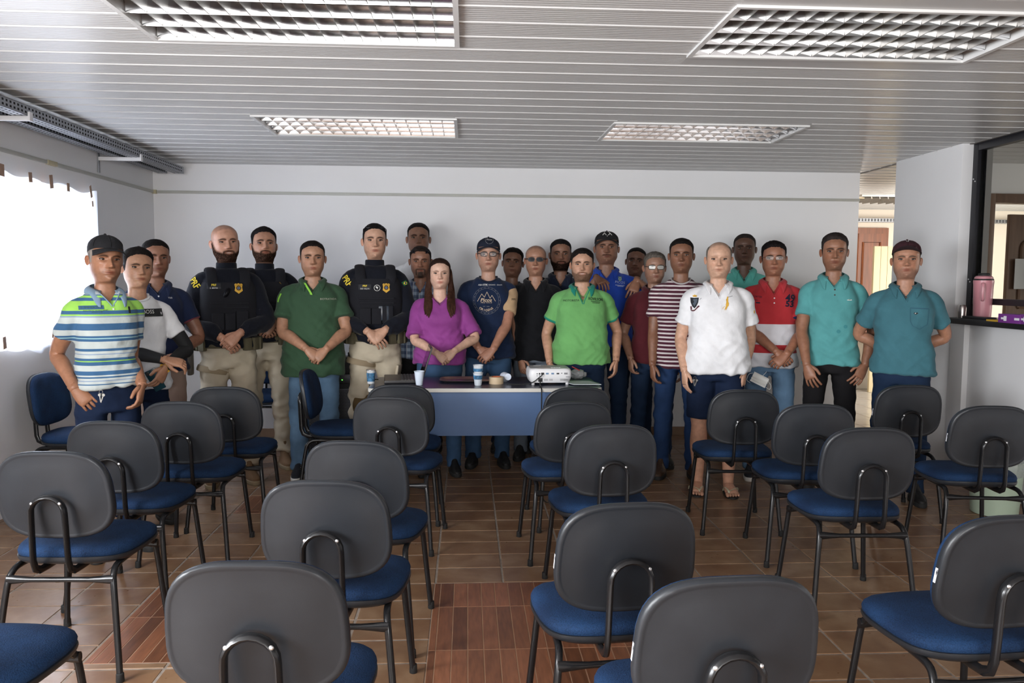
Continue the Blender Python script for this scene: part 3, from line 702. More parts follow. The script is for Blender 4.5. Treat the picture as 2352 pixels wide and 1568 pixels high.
# serving tray
p = onT(1075, 876); TR = empty('serving_tray', (p[0], p[1] + .03, tz), 0, 'shallow steel serving tray lying in the middle of the table', 'tray')
mb = MB(); rg = []
for ins, z in ((.035, .001), (.03, .0), (.006, .013), (0, .014), (.002, .016), (.01, .0155), (.034, .003), (.06, .003)): rg.append([(x, y, z) for x, y in sup(.19 - ins, .125 - ins, 5, 40)])
mb.loft(rg); mb.build('dish', mat('brushed_steel', (0.5, 0.46, 0.44), 0.28, metal=1.0), TR)
# tape roll and small round lid
p = onT(1140, 882); TP = empty('tape_roll', (p[0], p[1] + .03, tz), 0, 'roll of beige packing tape lying flat on the table', 'tape')
mb = MB(); mb.lathe([(.030, 0), (.0475, 0), (.0475, .045), (.030, .045), (.030, 0)], 28, cap0=False, cap1=False); mb.build('wound_tape', mat('beige_tape', (0.55, 0.42, 0.27), 0.5), TP)
mb = MB(); mb.lathe([(.0275, .001), (.0298, .001), (.0298, .0465), (.0275, .0465), (.0275, .001)], 28, cap0=False, cap1=False); mb.build('cardboard_core', mat('orange_core', (0.55, 0.15, 0.06), 0.7), TP)
p = onT(1162, 878); RL = empty('plastic_cup', (p[0], p[1] + .02, tz + .0335), 0, 'white plastic cup tipped on its side behind the tape roll', 'cup', 'plastic cups on the table')
mb = MB(); mb.lathe([(.032, -.03), (.034, -.031), (.034, -.028), (.033, -.026), (.022, .05), (.0, .05), (.021, .047), (.031, -.028)], 24); o = mb.build('cup_wall', M_milky, RL); o.rotation_euler = (math.radians(82), 0, .25)
# projector
p0, p1 = onT(1213, 884), onT(1311, 881); pw = p1[0] - p0[0]
PJ = empty('projector', ((p0[0] + p1[0]) / 2, p0[1] + .115, tz), math.radians(1.5), 'white projector with its socket panel towards the chairs', 'projector')
M_pj = mat('projector_white', (0.74, 0.74, 0.75), 0.35); M_pjt = mat('projector_grey_top', (0.40, 0.41, 0.42), 0.45)
hw, hd = pw / 2, .115
rg = []
for z, a, b, n in ((.014, .87, .96, 6), (.02, .93, 1, 6), (.055, 1.0, 1.0, 7), (.085, .985, 1, 7), (.098, .95, .985, 7), (.104, .90, .95, 6), (.1055, .6, .6, 5)): rg.append([(x, y, z) for x, y in sup(hw * a, hd * b, n, 48)])
mb = MB(); mb.loft(rg); bod = mb.build('body', M_pj, PJ)
rg = [[(x, y + .004, z + .0012) for x, y in sup(hw * a, (hd - .012) * a, 6, 48)] for z, a in ((.0945, .945), (.103, .90), (.1048, .6), (.1048, .05))]
mb = MB(); mb.loft(rg); mb.build('top_cover', M_pjt, PJ)
boxes('bright_label', [((-.095, .045, .1062), (-.045, .075, .1068))], M_sticker, PJ)
for k in range(4): boxes('control_button', [((-.002 + k * .016 + .012, -.062, .1055), (.010 + k * .016 + .012, -.05, .1072))], M_pj, PJ, bevel=.001)
boxes('button_bar', [((.006, -.04, .1058), (.078, -.034, .1066))], M_pj, PJ)
boxes('ventilation_row', [((-.085 + k * .0105, -.062, .1052), (-.080 + k * .0105, -.058, .1062)) for k in range(6)], mat('vent_grey', (0.2, 0.2, 0.21), 0.6), PJ)['kind'] = 'stuff'
sk = MB()
M_port = mat('port_black', (0.015, 0.015, 0.018), 0.5); M_portb = mat('port_blue', (0.10, 0.19, 0.33), 0.4); fy = -hd - .0012
def port(n, x, z, w_, h_, m): boxes(n, [((x - w_ / 2, fy, z - h_ / 2), (x + w_ / 2, fy + .004, z + h_ / 2))], m, PJ, bevel=.001)
for n, x, z, w_, h_, m in (('socket', -.088, .073, .006, .006, M_port), ('socket', -.088, .060, .006, .006, M_greymetal), ('socket', -.072, .073, .010, .010, M_port), ('socket', -.072, .060, .008, .008, M_greymetal), ('display_plug', -.052, .074, .020, .013, M_port),
        ('blue_port', -.022, .074, .018, .010, M_portb), ('blue_port', .013, .074, .018, .010, M_portb), ('grey_port', .047, .074, .018, .009, M_port), ('small_port', .072, .076, .007, .005, M_port), ('serial_port', .098, .074, .021, .011, mat('vent_grey', None)), ('lock_slot', .112, .052, .026, .004, mat('vent_grey', None)),
        ('power_plug', -.066, .033, .028, .024, M_port), ('lock_hole', .125, .03, .004, .006, M_port)): port(n, x, z, w_, h_, m)
for x0, n in ((-.042, 7), (-.008, 6), (.062, 14)):
    vs = [((x0 + k * .0038, fy + .0004, z0), (x0 + k * .0038 + .002, fy + .003, z0 + .005)) for k in range(n) for z0 in (.028, .035)]
    boxes('vent_grille', vs, mat('vent_grey', None), PJ)['kind'] = 'stuff'
for x in (-hw * .78, hw * .78):
    mb = MB(); mb.lathe([(.010, 0), (.011, .002), (.011, .014), (.008, .016)], 12, (x, -hd + .022, 0)); mb.build('foot', M_pj, PJ)
mb = MB(); mb.lathe([(.010, 0), (.011, .016)], 12, (0, hd - .03, 0)); mb.build('foot', M_pj, PJ)
mb = MB(); mb.lathe([(.030, 0), (.033, .012), (.028, .014), (.02, .005)], 20); o = mb.build('lens', M_port, PJ); o.location = (-.06, hd - .004, .06); o.rotation_euler = (-PI / 2, 0, 0)
pjx, pjy = PJ.location.x, PJ.location.y
q = lambda x, z, y=fy: (pjx + x, pjy + y, tz + z)
tag(MB().tube(bez([q(-.052, .074), q(-.053, .068, fy - .02), q(-.075, .048, fy - .015), q(-.12, .016, fy - .01), q(-.19, .005, fy - .005), q(-.28, .004, fy + .02)], 6), .0032, 8).build('video_cable', M_rubber), 'thin black video cable curving left from the projector', 'cable')
tag(MB().tube(bez([q(-.066, .030), q(-.066, .022, fy - .02), q(-.068, .006, fy - .03), q(-.069, .004, -.22), (pjx - .069, 4.888, tz - .02), (pjx - .069, 4.886, .60), (pjx - .074, 4.885, .45), (pjx - .07, 4.90, .2), (pjx - .04, 4.93, .012), (pjx + .1, 5.0, .006)], 6), .0038, 8).build('power_cable', M_rubber), 'black power cable hanging from projector over the table front to the floor', 'cable')
# bag of bubble wrap, folders
p = onT(1326, 873); bw = MB(); bm = bmesh.new(); bmesh.ops.create_icosphere(bm, subdivisions=4, radius=1)
for v in bm.verts:
    n_ = mnoise.noise(v.co * 2.3) * .25 + mnoise.noise(v.co * 7) * .10
    v.co *= 1 + n_; v.co.x *= .062; v.co.y *= .05; v.co.z *= .032; v.co.x += .02 * v.co.z * 10 * 0
me = bpy.data.meshes.new('bubble_bag'); bm.to_mesh(me); bm.free()
BG = empty('plastic_bag', (p[0] + .01, p[1] + .08, tz), 0, 'crumpled clear bag with a red strip beside the projector', 'bag')
o = mobj('crumpled_film', me, mat('bubble_film', (0.42, 0.44, 0.45), 0.15, alpha=0.75, bump=0.8, bscale=120, bdist=0.004), BG); o.location = (0, 0, .032)
o = boxes('red_strip', [((-.035, -.004, 0), (.025, .004, .006))], mat('red_plastic', (0.55, 0.02, 0.015), 0.4), BG, bevel=.002); o.location = (-.01, -.015, .068); o.rotation_euler = (0, .45, .1)
FO = empty('folder_stack', (0, 0, tz), 0, 'grey-green paper folders at the right end of the table', 'folder')
a, b, c, d = onT(1318, 886), onT(1381, 886), onT(1350, 872), onT(1300, 874)
for k, (m_, dz, sh_) in enumerate(((mat('folder_green', (0.06, 0.13, 0.13), 0.5), .0, (.01, .10)), (mat('folder_grey', (0.42, 0.46, 0.48), 0.5), .006, (0, 0)))):
    v = [(x + sh_[0] * .6, y + sh_[1], dz + z) for z in (0, .005) for x, y in ((a[0], a[1]), (b[0], b[1]), (b[0] - .05, b[1] + .17), (a[0] - .06, a[1] + .17))]
    obj('folder', v, [(0, 3, 2, 1), (4, 5, 6, 7), (0, 1, 5, 4), (1, 2, 6, 5), (2, 3, 7, 6), (3, 0, 4, 7)], m_, FO, False)
# laptop cable over the left table end
x0 = onT(838, 882)
tag(MB().tube(bez([(x0[0] + .07, x0[1] + .14, tz + .012), (x0[0] + .01, x0[1] + .07, tz + .02), (-.628, x0[1] + .02, tz - .01), (-.632, x0[1] + .02, .62), (-.63, x0[1] + .03, .5), (-.60, x0[1] + .1, .2), (-.62, x0[1] + .3, .006), (-.9, x0[1] + .4, .006)], 6), .003, 8).build('charger_cable', M_rubber), 'thin black charger cable dropping over the left table end', 'cable')
# loudspeaker behind the table's left end
s0 = atZ(700, 1062, 0); SX, SY = -1.0, 6.02
SPK = empty('loudspeaker', (-1.04, 6.36, 0), math.radians(4), 'black loudspeaker box with perforated grille behind the sideways chair', 'speaker')
boxes('cabinet', [((-.23, -.16, 0), (.23, .16, .60))], mat('speaker_black', (0.012, 0.012, 0.014), 0.6), SPK, bevel=.012)
boxes('grille', [((-.20, -.172, .03), (.20, -.161, .56))], mat('grille_steel', (0.09, 0.09, 0.10), 0.5, metal=0.3), SPK, bevel=.008)
hole = MB()
for i in range(34):
    for j in range(44):
        x, z = -.188 + .0114 * i + (.0057 if j % 2 else 0), .045 + .0116 * j
        if x < .19: hole.add([(x + .0042 * math.cos(t), -.1726, z + .0042 * math.sin(t)) for t in np.linspace(0, 2 * PI, 7)[:-1]], [(0, 1, 2, 3, 4, 5)])
o = hole.build('grille_holes', M_slot, SPK, smooth=False); o['kind'] = 'stuff'
RC = empty('wireless_receiver', (-1.01, 6.31, .60), 0, 'black radio receiver with antenna and tiny coloured lights on the loudspeaker', 'receiver')
boxes('case', [((-.13, -.12, 0), (.15, .10, .075))], M_lap, RC, bevel=.006); boxes('upper_case', [((-.07, -.06, .075), (.15, .10, .20))], M_lap, RC, bevel=.006)
mb = MB(); mb.tube([(.09, 0, .20), (.09, 0, .32)], [.005, .003], 8); mb.build('antenna', M_rubber, RC)
boxes('antenna_base', [((.07, -.02, .2), (.115, .02, .235))], M_lap, RC, bevel=.003)
def led(x, y, z, c, r=.004): mb = MB(); mb.ball((x, y, z), r, 8, 6); mb.build('indicator_light', mat('led_' + c, c, 0.4, emit=c, estr=12.0), RC)
led(.115, -.122, .045, '2040ff', .006); led(.04, -.122, .03, '40e030', .003); led(.118, -.03, .22, 'ff3020', .004)
# ------------------------------------------------------------------ things on the counter
cz_ = 1.168
p = atZ(2255, 731, cz_); TH = empty('thermos_flask', (p[0], p[1], cz_), math.radians(-20), 'pink thermos flask with black lid on the counter', 'thermos')
M_pink = mat('pink_plastic', (0.62, 0.27, 0.31), 0.3); k = 1.0
mb = MB(); mb.lathe([(.048, 0), (.054, .004), (.056, .02), (.060, .16), (.062, .235), (.064, .245), (.064, .262), (.058, .264)], 28); mb.build('flask_body', M_pink, TH)
mb = MB(); mb.lathe([(.060, .262), (.062, .264), (.061, .272), (.055, .274)], 28); mb.build('neck_ring', M_rubber, TH)
mb = MB(); mb.lathe([(.058, .272), (.056, .285), (.046, .293), (.04, .294)], 28); mb.build('shoulder', M_pink, TH)
mb = MB(); mb.lathe([(.036, .29), (.037, .292), (.036, .308), (.03, .312)], 20); mb.build('lid', M_rubber, TH)
mb = MB(); mb.tube(bez([(-.02, -.058, .24), (-.022, -.085, .235), (-.024, -.088, .17), (-.02, -.08, .13), (-.018, -.06, .125)], 5), .009, 8, flat=.7); mb.build('handle', M_pink, TH)
p = atZ(2229, 727, cz_); mb = MB(); mb.lathe([(.024, 0), (.026, .002), (.028, .07), (.022, .088), (.012, .092)], 20)
tag(mb.build('metal_cup', mat('brushed_steel', None), None, loc=(3.465, 5.37, cz_ + .0)), 'small silver cup beside the pink thermos', 'cup')
PB = [((2315, 742), .20, .09, .055, .0, 'purple cardboard box with white print nearest the thermos'), ((2352, 745), .17, .10, .06, -.3, 'purple cardboard box cut by the right edge on the counter')]
M_purple = mat('purple_card', (0.16, 0.03, 0.22), 0.5)
for (px, py), a, b, c, r, lb in PB:
    p = atZ(px, py, cz_); B_ = empty('cardboard_box', (p[0] + .05, p[1] - (.04 if r else .0), cz_), PI / 2 + r * .3, lb, 'box', 'purple boxes on the counter')
    boxes('carton', [((-a / 2, -b / 2, 0), (a / 2, b / 2, c))], M_purple, B_, bevel=.002)
    for x, w_, h_ in ((.07, .022, .014), (-.035, .013, .03), (-.060, .012, .012)): boxes('print_mark', [((-x - w_, b / 2, c / 2 - h_ / 2), (-x + w_, b / 2 + .0008, c / 2 + h_ / 2))], M_sticker, B_)
p = atZ(2283, 738, cz_); tag(boxes('yellow_pad', [((p[0] - .02, p[1] - .05, cz_), (p[0] + .04, p[1] + .05, cz_ + .012))], mat('yellow_card', (0.5, 0.30, 0.03), 0.6), bevel=.003), 'small yellow pad lying in front of the thermos', 'pad')
p = atZ(2205, 728, cz_); tag(boxes('black_tray', [((3.43, 5.05, cz_), (3.50, 5.31, cz_ + .018))], mat('black_laminate', None), bevel=.004), 'flat black tray at the left end of the counter', 'tray')
# bin with clear bag under the counter
p = atZ(2335, 1200, 0)
BN = empty('waste_bin', (3.25, 4.62, 0), 0, 'pale green waste bin with clear bag beside the right edge chair', 'bin')
mb = MB(); mb.lathe([(.12, 0), (.13, .005), (.15, .33), (.155, .335), (.147, .335), (.125, .01)], 24); mb.build('bucket', mat('pale_green_plastic', (0.42, 0.52, 0.40), 0.45, alpha=1.0), BN)
rg = []
for z, r in ((.25, .151), (.335, .158), (.36, .15), (.37, .13), (.34, .12)): rg.append([(r * (1 + .05 * math.sin(j * 2.7 + z * 40)) * math.cos(2 * PI * j / 30), r * (1 + .05 * math.cos(j * 1.9)) * math.sin(2 * PI * j / 30), z) for j in range(30)])
mb = MB(); mb.loft(rg, False, False); mb.build('bin_liner', mat('clear_film', (0.5, 0.52, 0.53), 0.12, alpha=0.45, bump=0.7, bscale=70, bdist=.004), BN)
# ------------------------------------------------------------------ people: builders
HH = 0.234                         # head height, chin to crown, of the 1.74 m standard figure
HEADT = [  # h, F(front), B(back), W(half width), e(front narrowing)
    (-.62, .26, .34, .40, 1.0), (-.45, .215, .29, .280, 1.0), (-.28, .190, .265, .240, 1.0), (-.16, .180, .262, .226, 1.0), (-.075, .185, .268, .226, 1.0), (-.048, .215, .272, .228, 1.1), (-.030, .290, .276, .231, 1.5), (-.014, .352, .28, .234, 1.9),
    (.005, .388, .285, .238, 2.1), (.03, .412, .29, .246, 2.0), (.07, .422, .30, .262, 1.75), (.12, .415, .315, .288, 1.42), (.17, .425, .33, .312, 1.20), (.22, .425, .35, .326, 1.08), (.30, .425, .39, .336, .99), (.38, .425, .425, .345, .95),
    (.46, .418, .452, .351, .93), (.52, .420, .465, .353, .91), (.58, .432, .47, .355, .90), (.66, .434, .468, .356, .90), (.74, .418, .45, .350, .91), (.82, .376, .41, .322, .93), (.89, .305, .345, .268, .96), (.94, .230, .27, .208, 1.0), (.975, .146, .18, .138, 1.0), (.993, .074, .095, .073, 1.0), (1.0, .012, .02, .012, 1.0)]
_HT = np.array(HEADT)
def _sm(h, k):
    # smooth table lookup
    return (np.interp(h - .007, _HT[:, 0], _HT[:, k]) + np.interp(h, _HT[:, 0], _HT[:, k]) * 2 + np.interp(h + .007, _HT[:, 0], _HT[:, k])) / 4
def head_surface(a, h, P, feat=True):
    """a: angle from the front (arrays), h: height in head units -> x, y (front is -y), z in head units"""
    F, B, W, e = (_sm(h, k) for k in (1, 2, 3, 4))
    jaw = P.get('jaw', 0.0); fw = P.get('fw', 1.0)
    W = W * (1 + jaw * np.exp(-((h - .12) / .16) ** 2)) * np.where(h > -.1, fw, 1.0 + (fw - 1) * .3) * np.where(h < -.1, P.get('neck', 1.0), 1.0)
    F = F + P.get('dchin', 0.0) * np.exp(-((h + .06) / .06) ** 2)
    ca, sa = np.cos(a), np.sin(a)
    fr = ca > 0
    kk = np.where(e > 1, 1 - (e - 1) * .50, 1.0); x = np.where(fr & (e > 1), W * sa * (kk + (1 - kk) * sa * sa), W * np.sign(sa) * np.abs(sa) ** np.where(fr, np.minimum(e, 1.0), 1.0))
    y = np.where(fr, -F * np.abs(ca) ** .94, B * np.abs(ca) ** .95)
    if feat:
        g = lambda x0, h0, sx, sh: np.exp(-((np.abs(x) - x0) / sx) ** 2 - ((h - h0) / sh) ** 2)
        g0 = lambda h0, sx, sh: np.exp(-(x / sx) ** 2 - ((h - h0) / sh) ** 2)
        d = np.zeros_like(y); nl = P.get('nose', 1.0)
        amp = np.interp(h, [.275, .295, .315, .34, .37, .44, .50, .56, .60], [0, .035, .105, .128, .118, .075, .040, .012, 0])
        wn = np.interp(h, [.30, .36, .46, .56], [.062, .056, .042, .05]) * P.get('nw', 1.0)
        d += nl * amp * np.exp(-np.abs(x / wn) ** 2.2)
        d += .042 * g(.062 * P.get('nw', 1.0), .332, .030, .026)
        d += -.042 * g(.135, .492, .075, .050) - .018 * g(.055, .50, .03, .04)
        d += .024 * g(.13, .572, .10, .028) + .014 * g(.215, .41, .07, .06)
        d += .024 * g0(.210, .075, .017) + .028 * g0(.163, .065, .018) - .020 * g0(.187, .095, .0085) - .014 * g0(.118, .07, .022)
        d += .020 * g0(.05, .075, .045) - .010 * g0(.262, .02, .03)
        d += -.010 * g(.165, .27, .035, .07) * P.get('age', .5) + P.get('cheek', 0.0) * g(.18, .27, .09, .10)
        if P.get('smile'): d += .010 * g(.11, .20, .03, .03)
        y = y - np.where(fr, d, 0)
        b = beard_mask(x, h, a, P)
        bt = P.get('beard_t', 0.0)
        if bt:
            k = 1 + bt * b / np.maximum(np.sqrt(x * x + y * y), .1); x = x * k; y = y * k; h = h - bt * .8 * b * (h < .06)
    return x, y, h
def beard_mask(x, h, a, P):
    st = P.get('beard'); m = np.zeros_like(x)
    if not st: return m
    A = np.abs(a); ss = lambda p, q, v: np.clip((v - p) / (q - p), 0, 1)
    lipz = np.exp(-(x / .085) ** 4 - ((h - .187) / .030) ** 4)
    must = np.exp(-(x / .150) ** 6) * ss(.208, .222, h + .35 * np.abs(x) * (np.abs(x) > .09) * .35) * (1 - ss(.250, .275, h + .12 * np.abs(x))); must = np.maximum(must, np.exp(-((np.abs(x) - .135) / .026) ** 4) * ss(.02, .06, h) * (1 - ss(.215, .24, h)) * (np.cos(a) > 0) * (0.0 if st == 'moustache' else 1.0))
    chin = np.exp(-(x / .11) ** 4) * (1 - ss(.13, .16, h)) * ss(-.10, -.03, h) * (A < 1.2)
    topl = np.interp(A, [0, .35, .7, 1.1, 1.35, 1.7], [.15, .18, .20, .27, .50, .52])
    jawm = (1 - ss(-.03, .03, h - topl)) * ss(-.12, -.04, h) * (1 - ss(1.55, 1.75, A))
    if st == 'full': m = np.maximum(np.maximum(jawm, must), chin)
    elif st == 'goatee': m = np.maximum(must, chin)
    elif st == 'moustache': m = must
    return m * (1 - lipz)
def hairline(A, st):
    f, t, s_, n = st.get('front', .80), st.get('temple', .74), st.get('side', .46), st.get('nape', .14)
    return np.interp(A, [0, .35, .75, 1.02, 1.18, 1.30, 1.48, 1.56, 1.75, 2.0, 2.5, PI], [f, f + st.get('peak', 0.0), t + .01, t - .03, .60, s_, s_ - .02, .50, .46, .34, n + .05, n])
_u = np.linspace(-1, 1, 85)[:-1]
ANG = PI * np.sign(_u) * np.abs(_u) ** 1.28
HROWS = np.array([-.62, -.5, -.40, -.30, -.22, -.15, -.11, -.085, -.068, -.055, -.045, -.036, -.028, -.020, -.012, -.003, .006] + list(np.arange(.016, .62, .0125)) + list(np.arange(.63, .93, .028)) + [.945, .96, .973, .984, .993, .999])
TORSO = [(.78, .160, .095, .115), (.86, .168, .102, .125), (.94, .160, .106, .118), (1.02, .152, .106, .102), (1.10, .150, .108, .098), (1.20, .158, .116, .105), (1.29, .160, .118, .114), (1.34, .152, .110, .112), (1.38, .130, .094, .102), (1.415, .100, .076, .090), (1.445, .078, .062, .080), (1.47, .064, .052, .072)]
def torso_at(z, P, ease=0.0):
    W, F, B = interp(TORSO, z); k = P.get('wide', 1.0); bl = P.get('belly', 0.0)
    g = math.exp(-((z - 1.03) / .14) ** 2); low = 1 - sstep(1.36, 1.46, z)
    W = W * (1 + (k - 1) * (.25 + .75 * low)) + bl * .55 * g; F = F * (1 + (k - 1) * .6 * low) + bl * g
    if P.get('bust'): F += P['bust'] * math.exp(-((z - 1.27) / .07) ** 2)
    return W + ease, F + ease, B * (1 + (k - 1) * .4 * low) + ease
def ring(z, W, F, B, n=2.35, N=40, cx=0.0, cy=0.0):
    out = []
    for j in range(N):
        t = 2 * PI * j / N; c, s_ = math.cos(t), math.sin(t)
        out.append((cx + W * math.copysign(abs(c) ** (2 / n), c), cy + (B if s_ > 0 else F) * math.copysign(abs(s_) ** (2 / n), s_), z))
    return out
def remesh(mb, vox, it=4, name='garment'):
    me = mb.mesh(name); o = bpy.data.objects.new(name, me); COL.objects.link(o)
    md = o.modifiers.new('r', 'REMESH'); md.mode = 'VOXEL'; md.voxel_size = vox; md.adaptivity = 0
    if it: ms = o.modifiers.new('s', 'SMOOTH'); ms.iterations = it; ms.factor = .5
    dg = bpy.context.evaluated_depsgraph_get(); out = bpy.data.meshes.new_from_object(o.evaluated_get(dg))
    bpy.data.objects.remove(o); bpy.data.meshes.remove(me); out.shade_smooth(); return out
def ik(S, W, l1, l2, pole):
    S, W = Vector(S), Vector(W); d = W - S; L = d.length; mx = (l1 + l2) * .995
    if L > mx: W = S + d * (mx / L); d = W - S; L = mx
    u = d / L; a = (l1 * l1 - l2 * l2 + L * L) / (2 * L); h = math.sqrt(max(l1 * l1 - a * a, 0))
    p = Vector(pole); p = (p - u * p.dot(u)).normalized()
    return S + u * a + p * h, W
def limb(mb, pts, rad, n=14, sub=5, up=None, flat=1.0):
    P = bez(pts, sub); R = []
    for i in range(len(P)):
        t = i / sub; k = min(int(t), len(rad) - 2); f = t - k; f = f * f * (3 - 2 * f); R.append(rad[k] + (rad[k + 1] - rad[k]) * f)
    mb.tube(P, [(r, r * flat) for r in R], n, up=up); return P, R
def hand(mb, W, d, n, thumb, curl=.5, sc_=1.0, spread=.0, grip=0.0):
    W, d, n = Vector(W), Vector(d).normalized(), Vector(n); n = (n - d * n.dot(d)).normalized(); t = d.cross(n).normalized()
    if t.dot(Vector(thumb)) < 0: t = -t
    k = sc_; rg = []
    for l, hw, th, off in ((-.03, .024, .021, 0), (0, .026, .019, 0), (.022, .033, .0185, -.001), (.05, .039, .0175, -.002), (.075, .041, .0155, -.001), (.092, .039, .0125, 0), (.100, .034, .007, 0)):
        rg.append([W + d * (l * k) + t * (hw * k * math.cos(a)) + n * ((th * math.sin(a) + off) * k) for a in np.linspace(0, 2 * PI, 15)[:-1]])
    mb.loft(rg)
    for i, (L, r) in enumerate(((.070, .0088), (.079, .0090), (.074, .0086), (.057, .0076))):
        b = W + d * (.086 * k) + t * ((.0300 - .0200 * i) * k); dd = (d + t * ((1.5 - i) * (.06 + spread))).normalized(); nn = n; pts = [b - dd * .015 * k, b]; rr = [r * k, r * k]
        cu = curl * (1 + .12 * i)
        for f, ca in ((.42, .55), (.32, .95), (.26, .65)):
            ang = cu * ca; dd, nn = (dd * math.cos(ang) - nn * math.sin(ang)).normalized(), (nn * math.cos(ang) + dd * math.sin(ang)).normalized()
            q = pts[-1]; pts.append(q + dd * (L * f * k * .5)); pts.append(q + dd * (L * f * k)); rr += [rr[-1] * .965, rr[-1] * .95]
        mb.tube(pts, rr, 8, up=n, roundend=True)
    b = W + d * (.018 * k) + t * (.022 * k) - n * (.006 * k); dd = (d * (.70 + grip * .3) + t * (.72 - grip * .5) - n * (.25 + grip * .5)).normalized(); m2 = (d * .95 + t * (.30 - grip * .3) - n * (.15 + grip * .3)).normalized()
    mb.tube([b - dd * .01 * k, b + dd * .018 * k, b + dd * .042 * k, b + dd * .042 * k + m2 * .016 * k, b + dd * .042 * k + m2 * .032 * k], [.014 * k, .0135 * k, .0108 * k, .0102 * k, .0088 * k], 9, up=n, roundend=True)
def skin_material(name, c, lip=None):
    mt = bpy.data.materials.new(name); mt.use_nodes = True; N = mt.node_tree.nodes; L = mt.node_tree.links; b = N['Principled BSDF']
    at = N.new('ShaderNodeAttribute'); at.attribute_name = 'Col'; tc = N.new('ShaderNodeTexCoord')
    nz = N.new('ShaderNodeTexNoise'); nz.inputs['Scale'].default_value = 38; nz.inputs['Detail'].default_value = 4; L.new(tc.outputs['Object'], nz.inputs['Vector'])
    mr = N.new('ShaderNodeMapRange'); mr.inputs[1].default_value = .3; mr.inputs[2].default_value = .7; mr.inputs[3].default_value = .86; mr.inputs[4].default_value = 1.12; L.new(nz.outputs['Fac'], mr.inputs[0])
    hs = N.new('ShaderNodeHueSaturation'); L.new(at.outputs['Color'], hs.inputs['Color']); L.new(mr.outputs[0], hs.inputs['Value']); L.new(hs.outputs[0], b.inputs['Base Color']); m1 = N.new('ShaderNodeMapRange'); m1.inputs[3].default_value = .95; m1.inputs[4].default_value = .44; L.new(at.outputs['Alpha'], m1.inputs[0]); L.new(m1.outputs[0], b.inputs['Roughness']); m2 = N.new('ShaderNodeMapRange'); m2.inputs[3].default_value = .03; m2.inputs[4].default_value = .42; L.new(at.outputs['Alpha'], m2.inputs[0]); L.new(m2.outputs[0], b.inputs['Specular IOR Level'])
    b.inputs['Roughness'].default_value = 0.42; b.inputs['Specular IOR Level'].default_value = 0.42
    bp = N.new('ShaderNodeBump'); bp.inputs['Strength'].default_value = .12; bp.inputs['Distance'].default_value = .002; n2 = N.new('ShaderNodeTexNoise'); n2.inputs['Scale'].default_value = 220; L.new(tc.outputs['Object'], n2.inputs['Vector']); L.new(n2.outputs['Fac'], bp.inputs['Height']); L.new(bp.outputs[0], b.inputs['Normal'])
    return mt
def hair_material(name, c, c2=None):
    return mat(name, c, 0.75, spec=.18, var=0.45, vscale=55, bump=0.7, bscale=140, bdist=.004, stretch=(1, 1, .35))
M_eyew = mat('eye_white', (0.23, 0.19, 0.175), 0.4); M_rim_eye = mat('lash_line', (0.035, 0.018, 0.012), 0.6)
M_iris = mat('dark_iris', (0.022, 0.011, 0.007), 0.25)
M_lens = mat('spectacle_lens', (0.85, 0.9, 0.9), 0.03, alpha=0.16, spec=0.9); M_dark = mat('sunglass_lens', (0.006, 0.006, 0.008), 0.3, spec=.12)
M_shirtmats = {}
